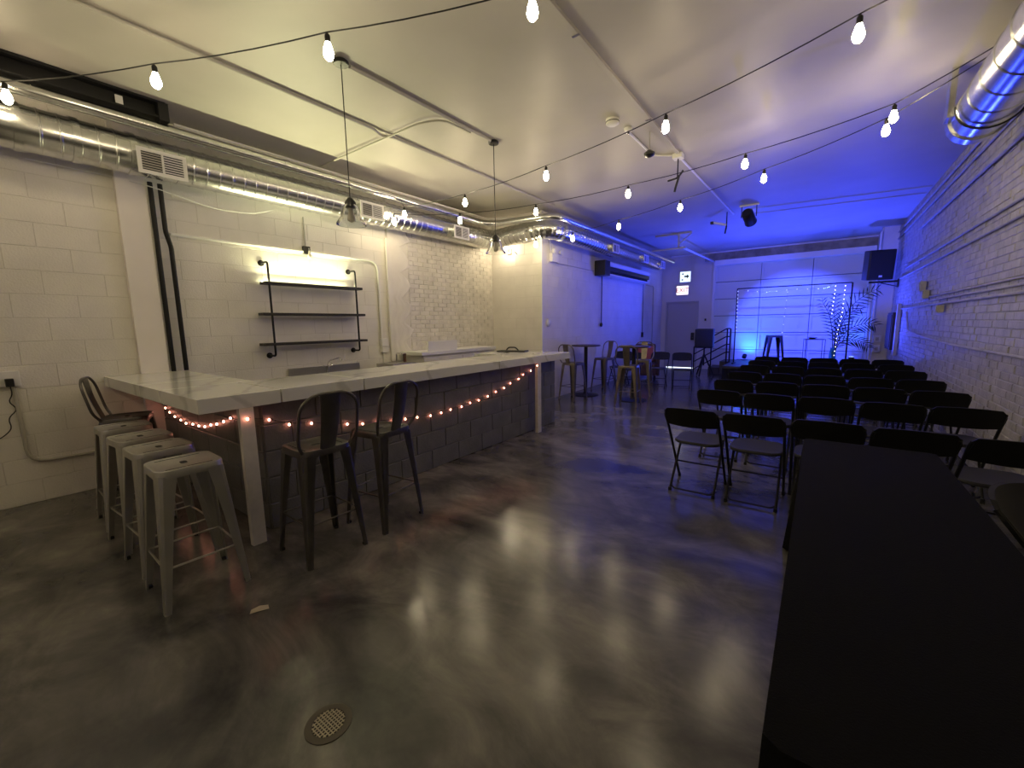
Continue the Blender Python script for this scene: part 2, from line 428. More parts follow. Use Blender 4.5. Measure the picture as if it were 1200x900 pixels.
# fairy lights along the bar
near = [(188,472),(194,478),(199,483),(205,488),(212,492),(218,496),(226,497),(233,499),(240,500),(247,498),(254,497),(262,494),(270,490),(279,485)]
front = [(315.4,492),(339,497.5),(365,496),(386,497),(407,497),(425,496.6),(443,493.7),(460.5,493),(475,491),(489,489),(504.5,487),(517,483.6),(528,480),(541,476.5),(551,472),(561,469),(571.6,464.4),(581,459),(590.7,454.7),(598,449),(607.6,444),(613,439),(622,434.4)]
pts = [ony(x, y, 1.29) for x, y in near]+[onx(290, 491, -3.06)]+[onx(x, y, -3.205) for x, y in front]+[onx(629.4, 428.4, -3.06)]
pts[13].y = 1.2; pts[13].x = max(pts[13].x, -3.2)
fl = thing('fairy_light_garland', 'copper string of tiny pink lights draped along the bar base', 'string lights', tuple(pts[0]))
rel = [p-pts[0] for p in pts]
def chain(rel, sag):
    out = []
    for a, b in zip(rel, rel[1:]):
        for i in range(4): t = i/4; out.append(a.lerp(b, t)+Vector((0, 0, .012-sag*4*t*(1-t))))
    out.append(rel[-1]+Vector((0, 0, .012))); return out
MB().tube(chain(rel, .006), .0022, 5).build('wire', M_blackp, fl)
fm = MB().lathe([(.002,-.011),(.007,-.008),(.009,0),(.006,.008),(.002,.011)], 8).mesh('fairy_bulb', True); fm.materials.append(M_fairy)
for p in rel: link('bulb', fm, fl, p)

# ------------------------------------------------------------------ stools
def leg_mb(tx, ty, bx_, by_, zt, w0, w1, th=.004, n=5):       # tapering angle-section sheet leg, corner outward
    mb = MB(); sx, sy = (1 if tx > 0 else -1), (1 if ty > 0 else -1)
    rings = []
    for k in range(n+1):
        t = k/n; z = zt*(1-t); cx = tx+(bx_-tx)*t; cy = ty+(by_-ty)*t; w = w0+(w1-w0)*(t**.75); r = w*.3
        poly = [(-w, 0), (-r, 0), (-r*.3, -r*.3), (0, -r), (0, -w), (-th*2, -w), (-th*2, -r), (-r*.3-th*1.4, -r*.3-th*1.4), (-r, -th*2), (-w, -th*2)]
        rings.append([(cx+sx*a, cy+sy*b, z) for a, b in poly])
    m_ = len(rings[0]); v = [q for g in rings for q in g]; f = []
    for k in range(n):
        for j in range(m_): f.append((k*m_+j, k*m_+(j+1) % m_, (k+1)*m_+(j+1) % m_, (k+1)*m_+j))
    f.append(tuple(range(m_))); f.append(tuple(n*m_+j for j in range(m_-1, -1, -1)))
    if sx*sy < 0: f = [tuple(reversed(q)) for q in f]
    return mb.add(v, f)
def stool_base(t, M, sw, foot, zs, brace_z):
    # seat pan: rounded square, slightly dished, with a skirt
    mb = MB(); prof = [(1.0, -.045), (1.0, -.008), (.985, -.001), (.95, 0), (.86, -.004), (.8, -.008)]
    n = 6; rings = []
    for k, dz in prof: rings.append([(x*k, y*k, zs+dz) for x, y in rrect(sw, sw, sw*.19, n)])
    m_ = len(rings[0]); v = [q for g in rings for q in g]; f = []
    for k in range(len(rings)-1):
        for j in range(m_): f.append((k*m_+j, k*m_+(j+1) % m_, (k+1)*m_+(j+1) % m_, (k+1)*m_+j))
    f.append(tuple((len(rings)-1)*m_+j for j in range(m_)))
    f.append(tuple(range(m_-1, -1, -1)))
    mb.add(v, f); seat = mb.build('seat', M, t, smooth=True)
    MB().prism(rrect(.055, .032, .012, 3), zs-.0075, zs-.0062).build('grip_hole', M_dark, seat)
    for s in (-1, 1): MB().box(s*sw*.37-.0015, s*sw*.37+.0015, -sw*.34, sw*.34, zs-.0045, zs-.0025).build('pressed_line', M_dark, seat)
    h = sw/2-.004; q = foot/2
    for sx in (1, -1):
        for sy in (1, -1):
            lg = leg_mb(sx*h, sy*h, sx*q, sy*q, zs-.03, .085, .03).build('leg', M, t)
            MB().box(sx*q-.003*sx, sx*(q-.03), sy*q-.003*sy, sy*(q-.03), 0, .018, .003).build('rubber_foot', M_rubber, lg)
    bz = brace_z; w = q-(q-h)*bz/zs-.015
    for a, b in (((-w,-w),(w,-w)), ((w,-w),(w,w)), ((w,w),(-w,w)), ((-w,w),(-w,-w))):
        MB().cyl((*a, bz), (*b, bz), .006, 6).build('crossbar', M, t)
def backless(label, loc, rz, group, M=M_silver):
    t = thing('metal_bar_stool', label, 'stool', loc, rz, group); stool_base(t, M, .315, .415, .762, .24); return t
def backed(label, loc, rz, group, M=M_gun):                   # local -y is the back
    t = thing('backed_bar_stool', label, 'stool', loc, rz, group); stool_base(t, M, .335, .42, .74, .27)
    pts_ = bend([(-.158,-.14,.73), (-.195,-.18,.80), (-.19,-.225,1.03), (-.11,-.24,1.10), (.11,-.24,1.10), (.19,-.225,1.03), (.195,-.18,.80), (.158,-.14,.73)], .08, 5)
    MB().tube(pts_, .0105, 8).build('back_frame', M, t, smooth=True)
    mb = MB(); rows_ = []
    for k in range(7):
        s = k/6; z = .735+.362*s; y = -.155-.083*s-.012*math.sin(PI*s); w = .05+.016*s
        rows_.append([(-w, y-.004, z), (-w*.75, y-.012, z), (w*.75, y-.012, z), (w, y-.004, z), (w, y, z), (-w, y, z)])
    v = [q for g in rows_ for q in g]; f = []
    for k in range(6):
        for j in range(6): f.append((k*6+j, k*6+(j+1) % 6, (k+1)*6+(j+1) % 6, (k+1)*6+j))
    f += [(5,4,3,2,1,0), tuple(36+j for j in range(6))]
    mb.add(v, f).build('back_splat', M, t, smooth=True)
    return t
GS = 'backless stools at the bar end'
s0 = backless('silver backless metal stool at the bar end, outermost of the four', (-2.885, .745, 0), R(-2), GS)
dup(s0, (-3.42, .765, 0), R(1), 'silver backless metal stool at the bar end, second from the outermost', GS)
dup(s0, (-3.89, .775, 0), R(3), 'silver backless metal stool at the bar end, third from the outermost', GS)
dup(s0, (-4.42, .79, 0), R(-2), 'silver backless metal stool at the bar end, beside the wall-side backed stool', GS)
b0 = backed('dark steel stool with back splat facing the bar, nearer the bar corner', (-2.665, 1.405, 0), R(88), 'backed stools along the bar')
dup(b0, (-2.68, 1.93, 0), R(97), 'dark steel stool with back splat facing the bar, farther from the bar corner', 'backed stools along the bar')
dup(b0, (-5.06, .94, 0), R(-22), 'dark steel backed stool beside the block wall at the bar end', 'backed stools along the bar')

# ------------------------------------------------------------------ folding chairs (local +y is forward)
def fold_chair(label, loc, rz, group):
    t = thing('folding_chair', label, 'chair', loc, rz, group)
    w = .205
    def up_y(z): return -.15+.57*(1-z/.79)
    for s in (-1, 1):
        p = [(s*w, up_y(0), .008), (s*w, up_y(.5), .5), (s*w, up_y(.68)-.01, .68), (s*(w-.004), up_y(.76)-.015, .755)]
        lg = MB().tube(bend(p, .05, 3), .0115, 7).build('front_leg', M_black, t, smooth=True)
        MB().lathe([(.013, 0), (.015, .004), (.013, .03)], 8, (s*w, up_y(0), 0)).build('rubber_foot', M_rubber, lg)
        x = s*(w-.026)
        lg = MB().tube([(x, 0, .008), (x, .36, .425)], .0105, 7).build('rear_leg', M_black, t, smooth=True)
        MB().lathe([(.013, 0), (.015, .004), (.013, .03)], 8, (x, 0, 0)).build('rubber_foot', M_rubber, lg)
    x = w-.026
    MB().tube(bend([(-x, .035, .04), (-x+.03, .012, .022), (x-.03, .012, .022), (x, .035, .04)], .03, 3), .008, 6).build('rear_crossbar', M_black, t, smooth=True)
    MB().cyl((-w, up_y(.2), .2), (w, up_y(.2), .2), .008, 6).build('front_crossbar', M_black, t)
    # seat: rounded slab, gently dished
    mb = MB(); rings = []
    for k, z in ((.96, .425), (1, .432), (1, .444), (.97, .452), (.6, .446)):
        rings.append([(a*k, .265+b*k, z+.05*(b*k)*.4) for a, b in rrect(.385, .385, .1, 5)])
    m_ = len(rings[0]); v = [q for g in rings for q in g]; f = []
    for k in range(len(rings)-1):
        for j in range(m_): f.append((k*m_+j, k*m_+(j+1) % m_, (k+1)*m_+(j+1) % m_, (k+1)*m_+j))
    f.append(tuple((len(rings)-1)*m_+j for j in range(m_))); f.append(tuple(range(m_-1, -1, -1)))
    mb.add(v, f).build('seat', M_seat, t, smooth=True)
    # curved backrest panel with rounded top corners
    nx, nz = 12, 6; zc, hh, W = .705, .092, .432; front_, back_ = [], []
    for i in range(nz+1):
        b = -1+2*i/nz
        for j in range(nx+1):
            a = -1+2*j/nx
            k = 1-.16*max(0, (abs(b)-.35)/.65)**2 if b > 0 else 1-.07*max(0, (abs(b)-.4)/.6)**2
            xx = a*W/2*k; z = zc+b*hh-(.012*a*a if b > 0 else -.012*a*a)
            y = up_y(z)-.012-.028*(1-a*a)
            front_.append((xx, y+.009, z)); back_.append((xx, y-.009, z))
    mb = MB(); n1 = nx+1; o_ = len(front_); F = []
    for i in range(nz):
        for j in range(nx):
            a = i*n1+j; F.append((a, a+n1, a+n1+1, a+1)); F.append((o_+a, o_+a+1, o_+a+n1+1, o_+a+n1))
    per = [j for j in range(nx)]+[i*n1+nx for i in range(nz)]+[nz*n1+j for j in range(nx, 0, -1)]+[i*n1 for i in range(nz, 0, -1)]
    for a, b in zip(per, per[1:]+per[:1]): F.append((a, b, o_+b, o_+a))
    mb.add(front_+back_, F).build('backrest', M_back, t, smooth=True)
    return t
rowy = [3.62, 4.74, 5.70, 6.66, 7.75, 8.75, 9.75]; colx = [-.82, -.366, .088, .542, .99]
rown = ['seventh row from the stage, beside the black-draped table', 'sixth row from the stage', 'fifth row from the stage', 'fourth row from the stage', 'third row from the stage', 'second row from the stage', 'front row by the stage']
coln = ['aisle-end', 'second-from-aisle', 'middle', 'second-from-brick-wall', 'brick-wall-end']
c0 = None; rj = random.Random(4)
for i, y in enumerate(rowy):
    for j, x in enumerate(colx):
        lab = 'black folding chair, %s seat of the %s' % (coln[j], rown[i])
        loc = (x+rj.uniform(-.002, .002), y+.15+rj.uniform(-.03, .03), 0); rz = R(rj.uniform(-.8, .8))
        if c0 is None: c0 = fold_chair(lab, loc, rz, 'folding chairs in audience rows')
        else: dup(c0, loc, rz, lab, 'folding chairs in audience rows')
dup(c0, (.82, 2.48, 0), R(-116), 'black folding chair standing askew by the long side of the black-draped table', 'folding chairs off the rows')
for (x, y, a, lab) in ((-3.97, 10.1, 183, 'black folding chair by the side wall behind the round tables'),
                       (-3.5, 9.65, 178, 'black folding chair behind the outer round table, second from the side wall'),
                       (-3.06, 10.15, 186, 'black folding chair second from the open end of the loose group by the tables'),
                       (-2.53, 10.1, 196, 'black folding chair at the open end of the loose group by the tables')):
    dup(c0, (x, y, 0), R(a), lab, 'folding chairs off the rows')

# ------------------------------------------------------------------ draped table
tb = thing('folding_table', 'long folding table hidden under a black cloth', 'table', (.27, 2.02, 0))
MB().box(-.29, .29, -1.2, 1.2, .70, .735, .008).build('tabletop', M_wood, tb)
for sy in (-1, 1):
    for sx in (-1, 1): MB().cyl((sx*.24, sy*1.0, 0), (sx*.24, sy*1.0, .70), .014, 8).build('leg', M_black, tb)
def cloth():
    hw, hl, top = .305, 1.225, .742; mb = MB(); per = []
    N = 60
    out = rrect(2*hw, 2*hl, .02, 3); pts_ = []
    # resample outline
    L_ = [0]; q = out+[out[0]]
    for a, b in zip(q, q[1:]): L_.append(L_[-1]+math.dist(a, b))
    n = 150
    for i in range(n):
        s = L_[-1]*i/n
        k = max(j for j in range(len(L_)-1) if L_[j] <= s); t = (s-L_[k])/max(1e-6, L_[k+1]-L_[k])
        pts_.append((q[k][0]+(q[k+1][0]-q[k][0])*t, q[k][1]+(q[k+1][1]-q[k][1])*t, s))
    rings = []
    for lv in range(7):
        u = lv/6; z = top-(top-.012)*u if lv else top; ring = []
        for x, y, s in pts_:
            nx_, ny_ = (x/hw)**7, (y/hl)**25; l = math.hypot(nx_, ny_) or 1
            fl_ = (.006*math.sin(s*17)+.004*math.sin(s*31+1))*u+.014*u
            if y > 1.1 and x < -.2: fl_ += .06*u                    # corner of the cloth swings out
            ring.append((x+nx_/l*fl_, y+ny_/l*fl_, z))
        rings.append(ring)
    v = [p for g in rings for p in g]; f = []
    for k in range(6):
        for j in range(n): f.append((k*n+(j+1) % n, k*n+j, (k+1)*n+j, (k+1)*n+(j+1) % n))
    f.append(tuple(range(n)))
    return mb.add(v, f)
tag(cloth().build('tablecloth', M_cloth, loc=(.27, 2.02, 0), smooth=True), 'black floor-length cloth draped over the long table', 'tablecloth')

# ------------------------------------------------------------------ round high tables and their stools
def high_table(label, x, y):
    t = thing('round_high_table', label, 'table', (x, y, 0), 0, 'round high tables')
    MB().lathe([(.27, 1.03), (.3, 1.035), (.3, 1.055), (.295, 1.06)], 28).build('tabletop', M_wood, t, smooth=True)
    MB().cyl((0, 0, .02), (0, 0, 1.03), .038, 14).build('column', M_iron, t, smooth=True)
    MB().lathe([(.27, 0), (.27, .012), (.2, .022), (.06, .035), (.04, .06)], 28).build('base_plate', M_iron, t, smooth=True)
high_table('round dark high table close to the side wall', -3.95, 8.02); high_table('round dark high table standing farther out from the side wall', -2.88, 7.92)
GT = 'bronze stools at the round tables'
M_bronze = mat('worn_bronze_steel', (.23, .20, .16), .36, .85, noise=.2, nscale=9)
b1 = backed('bronze metal backed stool at the wall-side round table, back to the bar', (-3.93, 7.42, 0), R(-12), GT, M_bronze)
dup(b1, (-3.86, 8.75, 0), R(165), 'bronze metal backed stool behind the wall-side round table', GT)
dup(b1, (-2.78, 7.40, 0), R(8), 'bronze metal backed stool at the outer round table, back to the bar', GT)
dup(b1, (-2.95, 8.62, 0), R(190), 'bronze metal backed stool behind the outer round table', GT)
ar = thing('armchair', 'low brown armchair with a salmon back cushion by the side wall', 'armchair', (-3.78, 11.3, 0), R(200))
MB().box(-.27, .27, -.3, .3, .1, .42, .05).build('seat', M_browncard, ar); MB().box(-.27, .27, -.42, -.28, .1, .92, .05).build('backrest', M_browncard, ar)
for s in (-1, 1): MB().box(s*.27, s*.35, -.38, .3, .1, .58, .035).build('armrest', M_browncard, ar)
MB().box(-.2, .2, -.26, -.14, .44, .86, .05).build('cushion', M_red, ar)
for sx in (-1, 1):
    for sy in (-1, 1): MB().cyl((sx*.24, sy*.25, 0), (sx*.24, sy*.25, .1), .02, 8).build('leg', M_black, ar)

# ------------------------------------------------------------------ back counter behind the bar
sk = thing('sink_counter', 'stainless steel sink with low splashback against the block wall', 'sink', (-5.25, 3.15, 0))
MB().box(-.27, -.255, -.52, .52, .86, .985, .004).build('splashback', M_steel, sk)
s_ = MB(); s_.box(-.255, .25, -.52, -.4, .84, .87); s_.box(-.255, .25, .4, .52, .84, .87); s_.box(-.255, -.15, -.4, .4, .84, .87); s_.box(.15, .25, -.4, .4, .84, .87)
s_.build('deck', M_steel, sk)
s_ = MB(); s_.box(-.15, .15, -.4, .4, .62, .63); s_.box(-.155, -.15, -.4, .4, .63, .85); s_.box(.15, .155, -.4, .4, .63, .85); s_.box(-.15, .15, -.405, -.4, .63, .85); s_.box(-.15, .15, .4, .405, .63, .85)
s_.build('basin', M_steel, sk)
for sx in (-.22, .22):
    for sy in (-.48, .48): MB().cyl((sx, sy, 0), (sx, sy, .84), .02, 8).build('leg', M_steel, sk)
fa = MB(); fa.cyl((-.24, .0, .87), (-.24, 0, .98), .018, 10); fa.tube(bend([(-.24, 0, .97), (-.22, .02, 1.05), (-.08, .10, 1.09), (-.06, .11, 1.05)], .03), .01, 8)
fa = fa.build('faucet', M_chrome, sk, smooth=True)
for s in (-1, 1): MB().tube([(-.24, 0, .97), (-.235, s*.07, .985)], .009, 8).build('tap_handle', M_chrome, fa)
cb = thing('back_cabinet', 'low white cabinet with white top in the corner behind the bar', 'cabinet', (-5.25, 5.35, 0))
MB().box(-.25, .22, -.85, .9, 0, 1.04, .005).build('body', M_block, cb); MB().box(-.25, .26, -.92, .95, 1.042, 1.1, .006).build('top', M_white, cb)
for y in (-.45, .45): MB().box(.222, .235, y-.4, y+.4, .06, 1.0, .004).build('door', M_block, cb)
gl = thing('glass_rinser', 'small dark steel sink tray with spout beside the white cabinet', 'rinser', (-5.22, 4.12, 0))
MB().box(-.2, .2, -.22, .22, .9, .95, .006).build('tray', M_steel, gl); MB().box(-.18, .18, -.2, .2, 0, .9, .006).build('stand', M_steel, gl)
MB().tube(bend([(-.12, .1, .95), (-.12, .1, 1.09), (.02, .1, 1.09), (.02, .1, 1.05)], .03), .012, 8).build('spout', M_chrome, gl, smooth=True)
MB().cyl((-.02, .18, .95), (-.02, .18, 1.08), .025, 10).build('soap_bottle', M_browncard, gl, smooth=True)
tag(MB().box(-.01, .01, -.33, .33, 0, .16, .004).build('splash_panel', M_white, loc=(-5.05, 4.95, 1.1)), 'white upright splash panel on the corner cabinet', 'panel')

# pipe shelf with light strip
sh = thing('pipe_shelf', 'black iron pipe wall shelf with three dark boards', 'shelf', (XL, 3.02, 1.1))
def sl(y, z, x=0): return Vector((x, y-3.02, z-1.1))
up_ = []
for y in (2.43, 3.60):
    p = bend([sl(y-.005, 2.29, .02), sl(y, 2.29, .17), sl(y, 1.17, .17), sl(y, 1.17, .02)], .035, 4)
    u = MB().tube(p, .0125, 10).build('pipe_upright', M_blackpipe, sh, smooth=True)
    for z in (2.29, 1.17): MB().lathe([(.036, 0), (.036, .01), (.018, .014), (.018, .03)], 14).xf(Matrix.Translation(sl(y, z, .0)) @ Matrix.Rotation(PI/2, 4, 'Y')).build('flange', M_blackpipe, u, smooth=True)
boards = []
for z, y0, y1 in ((2.03, 2.38, 3.70), (1.66, 2.33, 3.72), (1.295, 2.31, 3.73)):
    boards.append(MB().box(.035, .185, y0-3.02, y1-3.02, z-1.1, z-1.1+.032, .003).build('shelf_board', M_shelf, sh))
MB().box(.048, .060, 2.40-3.02, 3.55-3.02, .9625, .9715, .001).build('led_strip', M_led, boards[0])

al = bpy.data.lights.new('led_strip_light', 'AREA'); al.shape = 'RECTANGLE'; al.size = 1.15; al.size_y = .012; al.energy = LED_W; al.color = (1, .95, .52)
ao = bpy.data.objects.new('led_strip_light', al); COL.objects.link(ao); ao.location = (XL+.066, 2.975, 2.076)
zd = Vector((-.8, 0, -.6)).normalized(); xd = Vector((0, 1, 0)); yd = zd.cross(xd)
ao.rotation_euler = Matrix((xd, yd, zd)).transposed().to_euler()

# conduits and boxes on the left wall
def pipe(name, label, cat, pts_, r, ma, n=8, rb=.06, group=None):
    q = bend(pts_, rb, 4) if len(pts_) > 2 else [Vector(p) for p in pts_]
    b = Vector(q[0]); o = MB().tube([Vector(p)-b for p in q], r, n).build(name, ma, loc=tuple(b), smooth=True)
    return tag(o, label, cat, group)
pipe('wall_conduit', 'white conduit running along the block wall and down to a switch box', 'conduit', [(XL+.02, 1.56, 2.49), (XL+.02, 4.10, 2.49), (XL+.02, 4.10, 1.32)], .017, M_white, rb=.15)
pipe('wall_conduit', 'white conduit down the wall from the outlet and along behind stools', 'conduit', [(XL+.02, .335, 1.04), (XL+.02, .345, .37), (XL+.02, 1.28, .345)], .014, M_conduit, rb=.12)
pipe('wall_conduit', 'short thin conduit dropping to the small wall lamp', 'conduit', [(XL+.012, 3.0, 2.93), (XL+.012, 3.0, 2.56)], .008, M_conduit)
sb = thing('switch_box', 'white switch box at the end of the conduit by the brick bay', 'switch box', (XL, 4.13, 1.1))
MB().box(.0, .06, -.06, .06, .1, .22, .006).build('upper_box', M_white, sb); MB().box(.0, .05, -.05, .07, 0, .095, .006).build('lower_box', M_white, sb)
pipe('wall_conduit', 'thin white conduit from the switch box down behind the counter', 'conduit', [(XL+.014, 4.12, 1.1), (XL+.014, 4.12, .3)], .009, M_white)
ob = thing('outlet_box', 'white outlet box on block wall with a plugged-in charger', 'outlet', (XL, .31, 1.05))
MB().box(.0, .05, -.07, .07, 0, .13, .006).build('box', M_white, ob)
pg = MB().box(.05, .09, -.02, .03, .0, .07, .006).build('charger', M_blackp, ob)
cbl = [(.07, .005, .0), (.05, .01, -.07), (.02, -.02, -.13), (.02, .03, -.2), (.02, -.04, -.27), (.02, -.02, -.36), (.02, -.10, -.44), (.02, -.2, -.46)]
MB().tube(bend(cbl, .06, 4), .004, 6).build('charging_cable', M_blackp, pg, smooth=True)
wlamp = thing('wall_lamp', 'small black wall lamp with clear glass and bulb above the shelf', 'lamp', (XL, 3.0, 2.44))
MB().box(0, .05, -.045, .045, .02, .12, .006).build('backplate', M_blackp, wlamp)
MB().tube(bend([(.05, 0, .08), (.1, 0, .085), (.1, 0, .03)], .02), .01, 8).build('arm', M_chrome, wlamp, smooth=True)
MB().lathe([(.012, -.075), (.022, -.06), (.026, -.035), (.014, .0), (.012, .03)], 12, (.1, 0, .03)).build('bulb', M_frost, wlamp, smooth=True)
bp1 = pipe('downpipe', 'straight black pipe standing beside the white column', 'pipe', [(XL+.06, 1.435, 1.073), (XL+.06, 1.435, 2.96)], .022, M_blackpipe, 10)
bp2 = pipe('downpipe', 'black pipe with a stepped joint beside the white column', 'pipe', [(XL+.06, 1.545, 1.073), (XL+.06, 1.545, 2.35), (XL+.06, 1.515, 2.5), (XL+.06, 1.515, 2.96)], .022, M_blackpipe, 10, rb=.03)
pipe('slack_cable', 'thin white cable sagging along the wall under the duct', 'cable', [(XL+.05, .62, 2.95), (XL+.02, 1.2, 2.95), (XL+.13, 1.46, 2.90), (XL+.02, 2.0, 2.82), (XL+.03, 2.4, 2.85), (XL+.05, 2.6, 2.93)], .005, M_white, rb=.25)
# black steel track against ceiling
bt = thing('steel_track', 'black steel track beam under the ceiling above the duct', 'beam', (-5.16, 1.52, 3.6))
t_ = MB(); t_.box(-.09, .09, -3.5, 0, -.02, -.002); t_.box(-.09, .09, -3.5, 0, -.15, -.135); t_.box(-.012, .012, -3.5, 0, -.135, -.02)
t_.build('rail', M_black, bt); MB().box(-.1, .1, -.06, .02, -.17, -.01, .006).build('end_stop', M_black, bt); MB().box(.06, .075, -.35, -.3, -.13, -.06, .002).build('maker_plate', M_white, bt)

# ------------------------------------------------------------------ ducts
def ribbed(path, r, ma, name, parent, pitch=.16, n=28):
    pts_ = [Vector(p) for p in path]; out = []; rs = []; d = 0.
    seg = [pts_[0]]
    for a, b in zip(pts_, pts_[1:]):
        L = (b-a).length; k = max(1, int(L/pitch))
        for i in range(1, k+1): seg.append(a.lerp(b, i/k))
    for i, p in enumerate(seg):
        if i == 0 or i == len(seg)-1: out.append(p); rs.append(r); continue
        t = (seg[i+1]-seg[i-1]).normalized()
        for o_, rr in ((-.009, r), (-.004, r+.006), (.004, r+.006), (.009, r)): out.append(p+t*o_); rs.append(rr)
    return MB().tube(out, r, n, rs=rs).build(name, ma, parent, smooth=True)
ZD = 3.14
dk = thing('spiral_duct', 'galvanized spiral duct along the bar wall and around the corner', 'duct', (-5.33, 1.5, ZD))
path = bend([(0, -3.8, 0), (0, 5.14, 0), (1.30, 5.14, .07), (1.30, 11.4, .07)], .3, 7)
# straight stretches are resampled by ribbed()
db = ribbed(path, .175, M_galv, 'duct_run', dk, .115)
for y in (-.95, -.62, -.25, 5.55):
    xx = 0 if y < 5.2 else 1.30; zz = 0 if y < 5.2 else .07
    MB().tube([(xx, y, zz), (xx, y+.05, zz)], .186, 28).build('joint_collar', M_galv, dk, smooth=True)
def vent(label, pos, w, h, nrm):
    t = thing('air_register', label, 'vent', pos, 0, 'registers on the spiral duct')
    # face points to +x; small neck goes back to the duct
    MB().box(-.115, -.012, -w/2+.03, w/2-.03, -h/2+.025, h/2-.025).build('neck', M_galv, t)
    f_ = MB(); f_.box(-.012, .0, -w/2, w/2, -h/2, -h/2+.03); f_.box(-.012, 0, -w/2, w/2, h/2-.03, h/2); f_.box(-.012, 0, -w/2, -w/2+.03, -h/2+.03, h/2-.03); f_.box(-.012, 0, w/2-.03, w/2, -h/2+.03, h/2-.03); f_.box(-.012, 0, -.008, .008, -h/2+.03, h/2-.03)
    f_.build('frame', M_white, t); MB().box(-.0115, -.010, -w/2+.03, w/2-.03, -h/2+.03, h/2-.03).build('dark_opening', M_dark, t)
    k = 7
    for side in (-1, 1):
        for i in range(k):
            z = -h/2+.035+(h-.07)*(i+.5)/k
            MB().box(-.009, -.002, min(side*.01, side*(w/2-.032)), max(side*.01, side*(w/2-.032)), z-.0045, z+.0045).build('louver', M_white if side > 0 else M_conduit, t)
    return t
vent('white louvered register on the duct above the black downpipes', (-5.04, 1.44, 3.03), .37, .22, '+x')
vent('white louvered register on the duct above the brick bay edge', (-5.04, 3.72, 3.07), .37, .21, '+x')
vent('white louvered register on the duct above the corner cabinet', (-5.04, 5.5, 3.07), .37, .21, '+x')
for y, lab in ((9.15, 'register on the blue-lit duct nearest the bar corner'), (11.15, 'register midway on the blue-lit duct run'), (12.6, 'register near the far end of the blue-lit duct')):
    vent('white louvered '+lab, (-3.78, y, 3.14), .34, .2, '+x')
up = pipe('steel_pipe', 'long bare steel pipe running above the spiral duct and around the corner', 'pipe', [(-5.13, -2.2, 3.385), (-5.13, 6.33, 3.355), (-3.70, 6.33, 3.30), (-3.70, 13.3, 3.30)], .052, M_galv, 16, rb=.3)
for i, (y0, y1) in enumerate(((.2, .26), (2.6, 2.66), (4.9, 4.96))):
    MB().tube([(0, y0+2.2, 0-(y0+2.2)*.0035), (0, y1+2.2, -(y1+2.2)*.0035)], .06, 16).build('coupling', M_galv, up, smooth=True)
pipe('ceiling_conduit', 'white conduit high on the wall directly above the steel pipe', 'conduit', [(-5.24, 1.62, 3.49), (-5.24, 6.4, 3.49), (-4.6, 6.75, 3.47)], .016, M_white)
pipe('ceiling_conduit', 'second white conduit tucked behind the steel pipe', 'conduit', [(-5.33, 1.62, 3.43), (-5.33, 6.4, 3.43)], .016, M_conduit)
# right-hand duct
rd = thing('spiral_duct', 'galvanized round duct with open collar under the ceiling by the brick wall', 'duct', (.98, 2.0, 3.22))
ribbed([(0, -2.0, 0), (0, 3.55, 0)], .19, M_galv, 'duct_run', rd, .3)
MB().tube([(0, 3.5, 0), (0, 3.62, 0)], .203, 28).build('end_collar', M_galv, rd, smooth=True)
hb = MB(); hb.box(-.23, -.19, 3.35, 3.5, -.02, .375); hb.build('hanger_strap', M_galv, rd)
MB().tube([(.21*math.cos(a), 3.2, .21*math.sin(a)) for a in [PI+PI*i/14 for i in range(15)]], .008, 6).build('cable_loop', M_blackp, rd, smooth=True)

# ------------------------------------------------------------------ pendants
def pendant(label, x, y):
    t = thing('pendant_lamp', label, 'lamp', (x, y, ZC), 0, 'pendants over the bar')
    MB().lathe([(.055, -.035), (.06, -.03), (.06, -.012), (.045, 0)], 18).build('canopy', M_blackp, t, smooth=True)
    MB().cyl((0, 0, -.035), (0, 0, -1.045), .0045, 6).build('cord', M_blackp, t)
    MB().lathe([(.02, -1.12), (.045, -1.115), (.045, -1.075), (.02, -1.04)], 16).build('socket_cap', M_blackp, t, smooth=True)
    prof = [(.044, -1.095), (.062, -1.12), (.074, -1.16), (.082, -1.19), (.116, -1.235), (.122, -1.245), (.122, -1.252)]
    MB().lathe(prof+[(r-.004, z+.001) for r, z in prof[::-1]], 24, cap=False).build('glass_shade', M_clear, t, smooth=True)
    MB().lathe([(.004, -1.235), (.03, -1.22), (.034, -1.2), (.018, -1.15), (.018, -1.115)], 14).build('bulb', M_frost, t, smooth=True)
pendant('clear glass pendant lamp hanging over the bar near its corner', -3.22, 2.16); pendant('clear glass pendant lamp hanging over the bar nearer the side wall', -3.19, 4.06)

# ------------------------------------------------------------------ ceiling runs
pipe('ceiling_conduit', 'painted conduit along the ceiling above the inner side of the bar', 'conduit', [(-3.97, -2.2, 3.58), (-3.97, 3.0, 3.58), (-4.01, 3.12, 3.56), (-3.97, 3.25, 3.58), (-3.97, 6.75, 3.58)], .016, M_conduit)
pipe('ceiling_conduit', 'painted conduit joining the two pendant canopies', 'conduit', [(-3.21, 2.23, 3.582), (-3.18, 3.99, 3.582)], .016, M_conduit)
pipe('ceiling_conduit', 'painted crosswise conduit from the duct to the pendant conduit', 'conduit', [(-5.4, 3.18, 3.556), (-3.45, 3.18, 3.556), (-3.24, 3.3, 3.575), (-3.225, 3.7, 3.58)], .011, M_conduit, rb=.12)
cc = thing('ceiling_raceway', 'white raceway along the middle of the ceiling toward the stage', 'raceway', (-1.58, 2.0, ZC))
MB().box(-.022, .022, -4.0, 3.72, -.03, -.001, .004).build('channel', M_ceil, cc)
for y in (1.0, 2.6): MB().box(-.03, .03, y-.01, y+.01, -.034, -.0305).build('strap', M_galv, cc)
